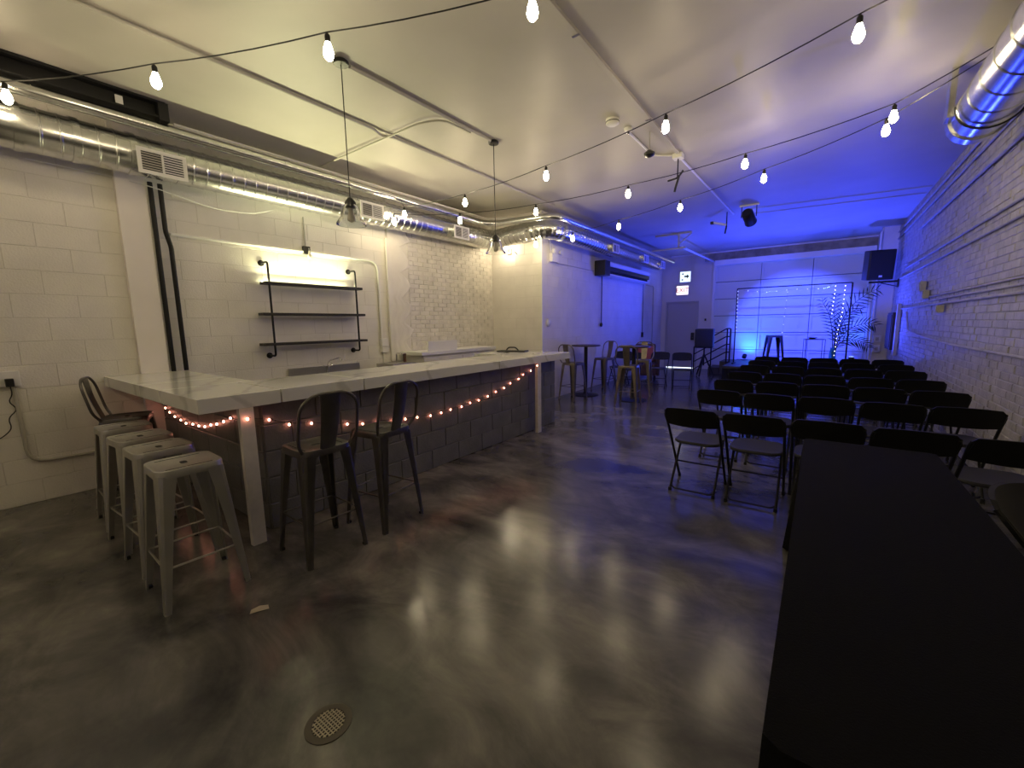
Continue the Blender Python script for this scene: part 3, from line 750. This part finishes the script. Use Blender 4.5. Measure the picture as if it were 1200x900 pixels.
pipe('ceiling_conduit', 'white conduit from the ceiling box toward the stage lights', 'conduit', [(-1.60, 5.88, 3.58), (-1.53, 9.5, 3.58)], .014, M_white)
pipe('ceiling_conduit', 'short white conduit from the smoke detector to the ceiling box', 'conduit', [(-1.86, 4.72, 3.585), (-1.86, 5.6, 3.585), (-1.66, 5.76, 3.585)], .013, M_white)
jb = thing('junction_box', 'white ceiling box with a dangling black cable hook', 'junction box', (-1.60, 5.80, ZC))
MB().box(-.06, .06, -.06, .06, -.06, 0, .006).build('box', M_white, jb); MB().tube([(0, 0, -.06), (.0, 0, -.3)], .008, 6).build('cable', M_blackp, jb)
hk = MB(); hk.tube(bend([(-.12, 0, -.3), (0, 0, -.29), (.05, .02, -.22), (.06, .02, -.2)], .04), .012, 6); hk.tube([(.02, 0, -.26), (-.02, 0, -.4), (-.03, 0, -.45)], .014, 6); hk.build('cable_tie', M_blackp, jb)
sd = thing('smoke_detector', 'white round smoke detector on the ceiling beside the raceway', 'smoke detector', (-1.90, 4.43, ZC))
MB().lathe([(.05, -.055), (.066, -.045), (.07, -.0), ], 20).build('body', M_white, sd, smooth=True); MB().lathe([(.058, -.032), (.0705, -.03), (.0705, -.024), (.05, -.022)], 20).build('sensor_slot', M_dark, sd, smooth=True)
sp = thing('sprinkler_sensor', 'small white ceiling sensor with chrome tip next to smoke detector', 'sensor', (-1.84, 4.72, ZC))
MB().lathe([(.04, -.03), (.045, -.02), (.045, 0)], 14).build('base', M_white, sp, smooth=True); MB().lathe([(.012, -.06), (.02, -.05), (.012, -.03)], 10).build('tip', M_chrome, sp, smooth=True)
dc = thing('ceiling_camera', 'black pod hanging on a thin rod below the ceiling raceway', 'camera', (-1.68, 4.95, ZC))
MB().cyl((0, 0, 0), (0, 0, -.2), .005, 6).build('rod', M_conduit, dc); MB().lathe([(.02, -.27), (.055, -.25), (.06, -.225), (.03, -.2)], 14).build('pod', M_blackp, dc, smooth=True)
for y, lab in ((9.3, 'thin wire crossing the ceiling just beyond the stage spotlight'), (9.75, 'thin conduit crossing the ceiling farther toward the stage')):
    pipe('ceiling_wire', lab, 'wire', [(-1.2, y, 3.585), (1.28, y+.35, 3.585)], .008, M_conduit, 6)
uf = thing('strut_hanger', 'steel strut bar hanger under the ceiling carrying the pipe end', 'hanger', (-3.0, 10.7, ZC))
MB().box(-.42, .42, -.02, .02, -.04, -.002).build('bar', M_conduit, uf); MB().box(.12, .155, -.018, .018, -.34, -.04).build('post', M_conduit, uf)
MB().tube([(.42, 0, -.04), (.15, 0, -.25)], .014, 6).build('brace', M_conduit, uf); MB().box(-.5, .3, -.02, .02, -.375, -.341).build('lower_bar', M_conduit, uf)
pipe('steel_pipe', 'thin white pipe from the strut hanger to the far wall', 'pipe', [(-2.8, 10.75, 3.27), (-2.75, 14.2, 3.3)], .025, M_white)

# ------------------------------------------------------------------ string lights
bulb_prof = [(.003, -.128), (.016, -.123), (.027, -.108), (.031, -.09), (.027, -.066), (.018, -.04), (.014, -.026)]
bm_ = MB().lathe(bulb_prof, 14).mesh('string_bulb', True); bm_.materials.append(M_bulb)
sm_ = MB().lathe([(.015, -.03), (.0165, -.005), (.016, .01), (.006, .022)], 10).mesh('string_socket', True); sm_.materials.append(M_blackp)
def string(label, ends0, px, ends1):
    # px: (x, y, z) pixel of the bulb and the height it hangs at
    P = [onz(x, y, z)+Vector((0, 0, .085)) for x, y, z in px]
    pts_ = [Vector(e) for e in ends0]+P+[Vector(e) for e in ends1]; b = pts_[0]
    t = thing('string_light', label, 'string lights', tuple(b), 0, 'overhead bulb strings')
    rel_ = [p-b for p in pts_]; out = []
    for a, c in zip(rel_, rel_[1:]):
        for i in range(5): q = i/5; out.append(a.lerp(c, q)+Vector((0, 0, .028-.02*4*q*(1-q))))
    out.append(rel_[-1]+Vector((0, 0, .028)))
    MB().tube(out, .0045, 5).build('cable', M_blackp, t)
    for p in rel_[len(ends0):len(ends0)+len(P)]:
        s_ = link('socket', sm_, t, p); link('bulb', bm_, s_)
string('string of warm bulbs crossing the ceiling nearest the bar corner', [(-5.25, .2, 3.34)], [(8,115,3.22), (183,96,3.18), (385,62,3.14), (624,14,3.14)], [(-.2, 2.3, 3.2), (1.28, 2.6, 3.3)])
string('string of warm bulbs crossing over the middle of the bar', [(-5.1, 4.25, 3.36)], [(474,252,3.10), (545,238,3.10), (640,207,3.10), (780,150,3.12), (1006,41,3.16)], [(1.1, 3.0, 3.3), (1.28, 2.9, 3.3)])
string('string of warm bulbs over the far bar end, joining near the duct', [(-5.14, 3.9, 3.02), ], [(462,260,3.0), (539,259,3.06), (628,249,3.10), (736,228,3.12), (873,193,3.15), (1047,138,3.2)], [(1.18, 4.3, 3.42), (1.29, 4.25, 3.4)])
string('string of warm bulbs crossing beyond the side wall corner', [(-4.6, 6.66, 2.98)], [(628,287,2.93), (671,280,3.0), (725,266,3.05), (797,244,3.10), (895,210,3.15), (1038,154,3.18)], [(1.12, 4.45, 3.42), (1.29, 4.4, 3.4)])
ZB = 3.14                                                   # the same bulbs go on over the part of the room behind the camera
t = thing('string_light', 'string of warm bulbs crossing the room before the bar end', 'string lights', (-5.25, -1.0, 3.34), 0, 'overhead bulb strings')
xs = [(-4.5, -1.25), (-3.35, -1.35), (-2.2, -1.45), (-1.05, -1.5), (.1, -1.55)]
rel_ = [Vector((0, 0, 0))]+[Vector((x+5.25, y+1.0, ZB+.085-3.34)) for x, y in xs]+[Vector((6.53, -.65, 0))]
out = []
for a, c_ in zip(rel_, rel_[1:]):
    for i in range(5): q = i/5; out.append(a.lerp(c_, q)+Vector((0, 0, .028-.02*4*q*(1-q))))
out.append(rel_[-1]); MB().tube(out, .0045, 5).build('cable', M_blackp, t)
for p in rel_[1:-1]:
    s_ = link('socket', sm_, t, p); link('bulb', bm_, s_)
# flood lamp on the end face of the side wall
fd = thing('flood_lamp', 'lit flood lamp on the wall under the duct in the bar corner', 'lamp', (-5.08, YW, 2.93))
MB().box(-.05, .05, -.03, 0, -.04, .06, .005).build('mount', M_white, fd)
MB().tube([(0, -.03, .02), (.0, -.09, .05)], .03, 14).build('lamp_body', M_white, fd, smooth=True)
MB().lathe([(.042, 0), (.046, .02), (.03, .035)], 16).xf(Matrix.Translation((0, -.11, .055)) @ Matrix.Rotation(PI/2.4, 4, 'X')).build('lens', M_flood, fd, smooth=True)
MB().tube([(.1, -.005, .02), (.18, -.01, -.06)], .008, 6).build('lever', M_blackp, fd)

# ------------------------------------------------------------------ side wall fixtures
em = thing('emergency_light', 'white twin-head emergency light on the side wall near its corner', 'light', (XW, 7.3, 2.7))
MB().box(0, .07, -.12, .12, 0, .16, .01).build('housing', M_white, em)
for s in (-1, 1): MB().lathe([(.035, 0), (.045, .03), (.04, .05)], 14).xf(Matrix.Translation((.05, s*.13+.05, .2)) @ Matrix.Rotation(PI/2, 4, 'Y')).build('lamp_head', M_white, em, smooth=True)
pipe('wall_conduit', 'thin conduit dropping from the duct to the emergency light', 'conduit', [(XW+.012, 7.15, 3.3), (XW+.012, 7.22, 2.86)], .007, M_white)
rdk = thing('wall_dial', 'small white round dial on the side wall near its corner', 'thermostat', (XW, 7.13, 1.53))
MB().lathe([(.075, 0), (.075, .02), (.06, .03)], 20).xf(Matrix.Rotation(PI/2, 4, 'Y')).build('ring', M_white, rdk, smooth=True)
MB().lathe([(.05, .03), (.045, .034)], 16).xf(Matrix.Rotation(PI/2, 4, 'Y')).build('face', M_trimw, rdk, smooth=True)
ac = thing('wall_housing', 'long black housing with pale top mounted high on the side wall', 'air curtain', (XW, 10.8, 2.62))
MB().box(0, .26, -1.6, -1.3, -.02, .32, .01).build('end_box', M_blackp, ac)
MB().box(.0, .24, -1.3, 1.55, .1, .2, .015).build('body', M_blackp, ac); MB().box(.0, .25, -1.3, 1.55, .205, .31, .02).build('top_cover', M_trimw, ac)
MB().box(.05, .26, -1.3, 1.5, .0, .03, .005).build('lower_lip', M_trimw, ac); MB().box(.03, .2, -1.3, 1.5, .035, .095, .005).build('vent_slot', M_dark, ac)
pc = thing('pull_cord', 'dark cord with a weighted end hanging below the black housing', 'cord', (XW+.04, 9.53, 2.62))
MB().cyl((0, 0, 0), (0, 0, -1.1), .012, 6).build('cord', M_brown, pc); MB().lathe([(.02, -1.2), (.035, -1.15), (.02, -1.1)], 10).build('weight', M_blackp, pc, smooth=True)
pc = thing('pull_cord', 'thin dark cord hanging past the far end of the housing', 'cord', (XW+.02, 12.5, 2.62))
MB().cyl((0, 0, 0), (0, 0, -1.4), .008, 6).build('cord', M_blackp, pc); MB().box(-.015, .03, -.04, .04, -1.55, -1.4, .006).build('switch', M_blackp, pc)
pipe('wall_conduit', 'conduit loop down the side wall near the far door', 'conduit', [(XW+.012, 12.75, 2.62), (XW+.012, 13.45, 2.62), (XW+.012, 13.45, .4)], .012, M_conduit)
pipe('wall_conduit', 'conduit running along the side wall under the emergency light', 'conduit', [(XW+.012, 7.45, 2.7), (XW+.012, 9.15, 2.7)], .008, M_conduit)

# ------------------------------------------------------------------ signs on the far wall
def text(body, size, ma, parent, loc, name='letters'):
    cu = bpy.data.curves.new(name, 'FONT'); cu.body = body; cu.size = size; cu.extrude = .002; cu.align_x = 'CENTER'; cu.align_y = 'CENTER'; cu.resolution_u = 2
    to = bpy.data.objects.new('tmp', cu); COL.objects.link(to)
    dg = bpy.context.evaluated_depsgraph_get(); me = bpy.data.meshes.new_from_object(to.evaluated_get(dg))
    bpy.data.objects.remove(to); me.materials.clear(); me.materials.append(ma)
    o = link(name, me, parent, loc); o.rotation_euler = (PI/2, 0, 0); return o
ex = thing('exit_sign', 'lit white exit sign with red letters above the far door', 'sign', (-3.67, YF, 2.36))
MB().box(-.19, .19, -.07, 0, 0, .30, .008).build('housing', M_white, ex); MB().box(-.18, .18, -.074, -.0705, .01, .29).build('face', M_exit, ex)
text('EXIT', .19, M_redletter, ex, (0, -.076, .15))
e2 = thing('direction_sign', 'lit white sign with dark arrow above the exit sign', 'sign', (-3.6, YF, 2.76))
MB().box(-.17, .17, -.06, 0, 0, .34, .008).build('housing', M_white, e2); MB().box(-.16, .16, -.064, -.0605, .01, .33).build('face', M_exit2, e2)
ag = MB(); ag.add([(x, -.067, z) for x, z in ((-.03,.155),(.05,.155),(.05,.11),(.12,.18),(.05,.25),(.05,.205),(-.03,.205))], [tuple(range(7))]); ag.build('arrow', M_blackletter, e2)
mk = MB(); mk.box(-.1, -.05, -.068, -.066, .24, .28); mk.box(-.11, -.06, -.068, -.066, .06, .10); mk.build('mark', M_blackletter, e2)
MB().box(-2.98, -2.93, YF-.02, YF, 1.53, 1.6, .004).build('wall_button', M_blackp)
tag(bpy.data.objects['wall_button'], 'small dark button on the far wall beside the grey door', 'button')

# ------------------------------------------------------------------ stage
ZS = .37
st = thing('stage', 'low stage platform with black skirt before the sectional door', 'stage', (-.36, 13.0, 0))
MB().box(-1.62, 1.36, -1.2, 1.28, ZS-.06, ZS, .006).build('deck', M_stage, st)
sk_ = MB(); N = 90
def skirt(a, b):
    v = []; f = []; a = Vector(a); b = Vector(b); nrm = Vector((b-a).yx).normalized(); nrm = Vector((nrm.x, -nrm.y))
    for i in range(N+1):
        p = a.lerp(b, i/N)+nrm*.012*math.sin(i*1.5)
        v += [(p.x, p.y, 0.005), (p.x, p.y, ZS-.06)]
    for i in range(N): f.append((2*i, 2*i+2, 2*i+3, 2*i+1))
    return v, f
sk_.add(*skirt((-1.61, -1.18), (1.35, -1.18))); sk_.add(*skirt((-1.6, 1.26), (-1.6, -1.18))); sk_.build('skirt', M_skirt, st)
for k in range(2): MB().box(-1.92-.3*(1-k), -1.63 if k else -1.93, .2, 1.0, 0, .185*(k+1)-.185*(0) if k else .185, .004).build('step', M_stage, st)
rl = thing('stair_railing', 'black metal stair railing beside the stage steps', 'railing', (-2.4, 13.1, 0))
for x, z in ((-.56, .78), (-.1, 1.06), (.30, 1.3), (.38, 1.3)):
    MB().cyl((x, 0, 0), (x, 0, z), .02, 8).build('post', M_black, rl)
for dz in (0, .22, .44, .66):
    MB().tube(bend([(-.56, 0, .78-dz), (.28, 0, 1.3-dz), (.38, 0, 1.3-dz)], .06), .016, 8).build('rail', M_black, rl)
bs = thing('backdrop_stand', 'thin black backdrop frame standing on the stage', 'backdrop stand', (-.66, 12.7, ZS))
for x in (-1.19, 1.19):
    MB().cyl((x, 0, 0), (x, 0, 1.98), .016, 8).build('post', M_black, bs)
    MB().box(x-.02, x+.02, -.2, .2, 0, .03, .004).build('foot', M_black, bs)
MB().cyl((-1.19, 0, 1.98), (1.19, 0, 1.98), .014, 8).build('crossbar', M_black, bs)
cm = MB().lathe([(.002,-.010),(.008,-.005),(.008,.005),(.002,.010)], 8).mesh('curtain_bulb', True); cm.materials.append(M_coolbulb)
cf = cm.copy(); cf.materials.clear(); cf.materials.append(M_faint)
def strand(label, P, n, bm=cf):
    P = [Vector(p) for p in P]; t = thing('light_strand', label, 'string lights', tuple(P[0]), 0, 'light strands on the backdrop stand')
    rel_ = [p-P[0] for p in P]; MB().tube(rel_, .002, 5).build('wire', M_galv, t)
    L = [0]
    for a, b in zip(rel_, rel_[1:]): L.append(L[-1]+(b-a).length)
    for i in range(n):
        s = L[-1]*(i+.5)/n; k = max(j for j in range(len(L)-1) if L[j] <= s)
        link('bulb', bm, t, rel_[k].lerp(rel_[k+1], (s-L[k])/(L[k+1]-L[k]))+Vector((0, -.006, 0)))
strand('bright light strand hanging from the frame beside the palm', [(.40, 12.66, 2.33), (.39, 12.66, 1.7), (.33, 12.66, 1.2), (.3, 12.66, .5)], 18, cm)
strand('shorter fainter light strand hanging inside the bright one', [(.22, 12.66, 2.33), (.19, 12.66, 1.6)], 8, cm)
strand('light strand wound down the frame post by the railing', [(-1.83, 12.66, 2.33), (-1.82, 12.66, 1.2)], 12)
strand('sparse light strand looped under the frame crossbar', [(-1.7, 12.66, 2.3), (-1.2, 12.66, 2.22), (-.6, 12.66, 2.26), (0, 12.66, 2.24), (.2, 12.66, 2.31)], 9)
strand('faint light strand hanging at the middle of the frame', [(-.72, 12.66, 2.3), (-.78, 12.66, 1.1)], 6)
backless('metal backless stool coloured as a backlit silhouette on the stage', (-.92, 12.35, ZS), R(20), None, mat('silhouette_shade_steel', (.03, .03, .035), .5, .3))  # steel darkened so its colour carries the shade of a backlit stool
wt = thing('wire_side_table', 'slim wire-legged side table on the stage beside the vase', 'table', (-.1, 12.5, ZS), R(10))
MB().box(-.2, .2, -.16, .16, .66, .675, .003).build('top', M_black, wt)
for sx in (-1, 1):
    for sy in (-1, 1): MB().cyl((sx*.19, sy*.15, 0), (sx*.19, sy*.15, .66), .007, 6).build('leg', M_black, wt)
tag(MB().lathe([(.03, 0), (.05, .004), (.1, .03), (.105, .035), (.09, .03), (.04, .012)], 18).build('bowl', M_blackp, loc=(-.14, 12.5, ZS+.676), smooth=True), 'small dark bowl on the wire side table', 'bowl')
vz = tag(MB().lathe([(.05, 0), (.07, .05), (.07, .3), (.05, .42), (.06, .45)], 20).build('vase', M_vase, loc=(.28, 12.95, ZS), smooth=True), 'cyan glass vase on the stage holding the palm', 'vase')
pm = thing('palm_plant', 'tall thin palm with feathery fronds on the stage', 'plant', (.28, 12.95, ZS+.05))
def frond(P, ln, n, seed, a0=.35):
    rr = random.Random(seed); P = bend([Vector(p) for p in P], .35, 6); mb = MB(); mb.tube(P, .01, 5, rs=[.012-.009*i/(len(P)-1) for i in range(len(P))])
    L = [0]
    for a, b in zip(P, P[1:]): L.append(L[-1]+(b-a).length)
    for i in range(n):
        s = L[-1]*(a0+(1-a0)*i/n); k = max(j for j in range(len(L)-1) if L[j] <= s); p = P[k].lerp(P[k+1], (s-L[k])/(L[k+1]-L[k])); t = (P[k+1]-P[k]).normalized()
        side = t.cross(Vector((0, 1, 0))).normalized(); l = ln*(.55+.45*math.sin(PI*(i/n)**.8))
        for sgn in (-1, 1):
            d = (t*.75+side*sgn*.8+Vector((0, rr.uniform(-.25, .25), -.18))).normalized(); w = d.cross(Vector((0, 1, 0))).normalized()*.012
            q = p+d*l*.5; e = p+d*l+Vector((0, 0, -.03))
            mb.add([p-w*.4, q-w, e, q+w, p+w*.4, q+Vector((0, .003, 0))], [(0, 1, 5), (1, 2, 5), (2, 3, 5), (3, 4, 5), (4, 0, 5)])
    return mb
fr_ = [([(0,0,0), (-.02,0,.7), (-.12,.0,1.2), (-.28,.03,1.5), (-.3,.05,1.62)], .24, 13), ([(0,0,0), (.03,0,.8), (-.05,-.05,1.3), (-.03,-.1,1.72)], .22, 12),
       ([(0,0,0), (.05,0,.8), (.25,0,1.4), (.6,.05,1.72), (.78,.05,1.78)], .3, 15), ([(0,0,0), (.06,.0,.55), (.3,.0,.9), (.62,.02,1.0), (.78,.0,.92)], .3, 15),
       ([(0,0,0), (.08,-.02,.5), (.3,-.05,.62), (.55,-.05,.55), (.68,-.05,.4)], .26, 13), ([(0,0,0), (.04,.05,.7), (.2,.1,1.15), (.4,.12,1.35), (.52,.12,1.3)], .26, 13)]
for i, (P, ln, n) in enumerate(fr_): frond(P, ln, n, i).build('frond', M_leaf, pm)
# loudspeaker on a stand, loudspeaker on the wall
ps = thing('speaker_stand', 'black tripod stand beside the stage steps', 'stand', (-2.55, 12.45, 0))
MB().cyl((0, 0, .3), (0, 0, .79), .02, 10).build('pole', M_black, ps)
for k in range(3):
    a = R(20+120*k); MB().tube([(0, 0, .62), (.27*math.cos(a), .27*math.sin(a), .012)], .022, 8).build('leg', M_black, ps)
sp_ = thing('loudspeaker', 'black loudspeaker on the tripod stand by the steps', 'speaker', (-2.55, 12.45, .79), R(5))
MB().box(-.23, .23, -.18, .18, 0, .52, .03).build('cabinet', M_blackp, sp_); MB().box(-.2, .2, -.186, -.181, .03, .49, .004).build('grille', M_rubber, sp_)
ws = thing('loudspeaker', 'black loudspeaker tilted on a wall bracket beside the sectional door', 'speaker', (.93, 12.5, 2.36), R(12))
sc = MB().box(-.23, .23, -.19, .19, .0, .64, .025); sc.xf(Matrix.Rotation(R(6), 4, 'X')).build('cabinet', M_blackp, ws)
MB().box(-.2, .2, -.197, -.191, .03, .6, .004).xf(Matrix.Rotation(R(6), 4, 'X')).build('grille', M_rubber, ws); MB().box(-.03, .03, -.2, -.1975, .06, .1, .001).xf(Matrix.Rotation(R(6), 4, 'X')).build('badge', M_trimw, ws)
wb_ = thing('speaker_bracket', 'black bracket arm holding the loudspeaker to the brick wall', 'bracket', (1.3, 12.5, 2.3))
MB().box(-.5, 0, -.03, .03, -.01, .03, .004).build('arm', M_black, wb_); MB().box(-.02, .0, -.06, .06, -.12, .06, .004).build('plate', M_black, wb_); MB().tube([(-.3, 0, -.01), (-.02, 0, -.1)], .012, 6).build('strut', M_black, wb_)

# ------------------------------------------------------------------ stage lights
sl_ = thing('stage_spotlight', 'black stage spotlight hung under the ceiling before the stage', 'spotlight', (-1.2, 9.02, ZC))
MB().box(-.16, .16, -.015, .015, -.03, -.002).build('clamp_bar', M_trimw, sl_)
for s in (-1, 1): MB().box(s*.12-.006, s*.12+.006, -.015, .015, -.22, -.03).build('yoke', M_black, sl_)
dv = (Vector((-.6, YF, 1.2))-Vector((-1.2, 9.02, 3.36))).normalized(); c = Vector((0, 0, -.22)); 
MB().tube([c-dv*.16, c-dv*.13, c+dv*.1, c+dv*.16], .1, 18, rs=[.07, .095, .095, .105]).build('can', M_blackp, sl_, smooth=True)
MB().tube([c+dv*.161, c+dv*.166], .085, 18).build('lens', M_lens, sl_)
spot('stage_spot_beam', Vector((-1.2, 9.02, 3.38))+dv*.2, (-.6, YF, 1.2), SPOT_W, BLUE, 37, .45, .07)
tl = thing('tube_lamp', 'white tube lamp hung on a bracket beside the stage spotlight', 'lamp', (-1.62, 9.45, ZC))
MB().tube([(-.28, .1, -.12), (.0, -.1, -.24)], .022, 10).build('tube', M_trimw, tl, smooth=True); MB().box(-.33, -.27, .06, .14, -.15, -.1, .01).build('end_cap', M_blackp, tl)
MB().cyl((.0, -.1, 0), (.0, -.1, -.32), .01, 6).build('drop_rod', M_black, tl); MB().tube([(.0, -.1, -.26), (-.02, -.1, -.4)], .015, 6).build('clamp', M_black, tl)
def uplight(label, x, y, aim, W, col, ang):
    t = thing('uplight', label, 'stage light', (x, y, ZS), 0, 'uplights on the stage'); d = (Vector(aim)-Vector((x, y, ZS+.1))).normalized(); c = Vector((0, 0, .11))
    MB().box(-.09, .09, -.06, .06, 0, .015, .003).build('base', M_black, t)
    MB().tube([c-d*.05, c+d*.05], .06, 16).build('can', M_blackp, t, smooth=True); MB().tube([c+d*.051, c+d*.054], .05, 16).build('lens', M_lens, t)
    spot('uplight_beam', Vector((x, y, ZS+.11))+d*.07, aim, W, col, ang, 1.0, .05)
uplight('small black uplight on the stage corner by the railing', -1.75, 13.95, (-1.65, YF, 1.0), UP_W*.3, (.02, .25, 1), 120)
uplight('small black uplight on the stage by the door end near the brick wall', .7, 14.0, (.6, YF, 3.1), UP_W*.5, (.03, .12, 1), 100)
uplight('small black wash light on the stage front near the steps', -1.2, 12.05, (-2.2, 11.2, ZC), WASH_W, BLUE, 150)
uplight('small black wash light on the stage front near the brick wall', .55, 12.05, (.4, 11.2, ZC), WASH_W, BLUE, 150)

# ------------------------------------------------------------------ right wall runs
for i, (z, y0, y1, r, lab) in enumerate(((3.44, 2.4, 13.2, .022, 'topmost white conduit on the brick wall just under the ceiling'), (3.30, 2.4, 13.2, .02, 'second white conduit on the brick wall under the ceiling'),
    (3.05, 2.4, 10.3, .03, 'thick pipe high on the brick wall ending short of the pilaster'), (2.49, 2.4, 11.6, .02, 'upper of the two middle conduits on the brick wall'), (2.34, 2.4, 12.2, .02, 'lower of the two middle conduits on the brick wall'),
    (1.82, 2.4, 9.4, .017, 'uppermost of three close conduits on the brick wall'), (1.76, 2.4, 9.0, .017, 'middle of three close conduits on the brick wall'), (1.695, 2.4, 11.5, .02, 'lowest of three close conduits on the brick wall'))):
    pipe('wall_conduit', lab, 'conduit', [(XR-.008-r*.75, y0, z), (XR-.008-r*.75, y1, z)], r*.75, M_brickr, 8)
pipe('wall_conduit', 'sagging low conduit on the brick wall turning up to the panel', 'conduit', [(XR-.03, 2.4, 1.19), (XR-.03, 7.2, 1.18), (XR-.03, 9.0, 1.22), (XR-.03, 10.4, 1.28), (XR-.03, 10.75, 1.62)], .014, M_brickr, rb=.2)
for y, z, s, lab in ((9.35, 2.0, .1, 'old painted box above the close conduits on the brick wall'), (9.0, 1.86, .08, 'small brownish box on the close conduits'), (7.9, 1.62, .06, 'small metal box hanging under the close conduits')):
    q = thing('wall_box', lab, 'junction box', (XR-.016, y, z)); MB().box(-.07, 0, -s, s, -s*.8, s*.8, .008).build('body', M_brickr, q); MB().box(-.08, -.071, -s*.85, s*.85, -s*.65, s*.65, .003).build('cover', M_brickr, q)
ep = thing('electrical_panel', 'tall dark brown panel box on the brick wall near the stage', 'panel', (XR-.016, 12.2, .85))
MB().box(-.1, 0, -.42, .42, 0, .78, .008).build('box', M_brown, ep); MB().box(-.112, -.101, -.36, .36, .05, .73, .004).build('cover', M_brown, ep)
MB().box(-.06, 0, -.62, -.5, -.1, .95, .006).build('side_channel', M_conduit, ep)
for x, y, z0, z1, lab in ((.99, 13.2, ZS, 3.5, 'white vertical pipe on the pilaster beside the sectional door'), (.96, 13.6, ZS, 2.6, 'second vertical pipe in the corner beside the sectional door')):
    pipe('downpipe', lab, 'pipe', [(x, y, z0), (x, y, z1)], .022, M_white, 10)
for z, lab in ((.95, 'upper small grey control box on the pilaster'), (.72, 'lower small grey control box on the pilaster')):
    q = thing('control_box', lab, 'control box', (1.1, 13.23, z)); MB().box(-.07, .07, -.08, .015, 0, .16, .006).build('body', M_trimw, q); MB().box(-.03, .03, -.088, -.0805, .04, .12, .003).build('cover', M_conduit, q)

# ------------------------------------------------------------------ floor drain and litter
dn = thing('floor_drain', 'round metal grate drain set into the concrete floor', 'drain', (-1.415, .705, 0))
MB().lathe([(.058, .0), (.085, .0), (.085, .003), (.06, .004), (.058, .002)], 32, cap=False).build('ring', mat('dull_brass', (.09, .08, .065), .5, .5), dn, smooth=True)
MB().lathe([(.058, 0), (.058, .001)], 32).build('dark_well', M_dark, dn)
gr = MB(); k = 4
for i in range(-k, k+1):
    a = i*.0125; l = math.sqrt(max(0, .058**2-a*a))
    gr.box(a-.0022, a+.0022, -l, l, .0012, .0035); gr.box(-l, l, a-.0022, a+.0022, .0012, .0036)
gr.build('grate', mat('grate_steel', (.34, .30, .24), .4, .6), dn)
pq = [(-.045,-.018,.001),(-.005,-.024,.006),(.045,-.02,.002),(.04,.02,.001),(.0,.024,.007),(-.04,.016,.002)]
pp = MB(); pp.add(pq+[(x, y, max(0, z-.0008)) for x, y, z in pq], [(0,1,4,5),(1,2,3,4),(11,10,7,6),(10,9,8,7)]+[(i,6+i,6+(i+1) % 6,(i+1) % 6) for i in range(6)])
o = pp.build('paper_scrap', M_paper, loc=(-2.34, .85, 0)); o.rotation_euler = (0, 0, R(65)); tag(o, 'small crumpled scrap of paper on the concrete floor', 'paper')
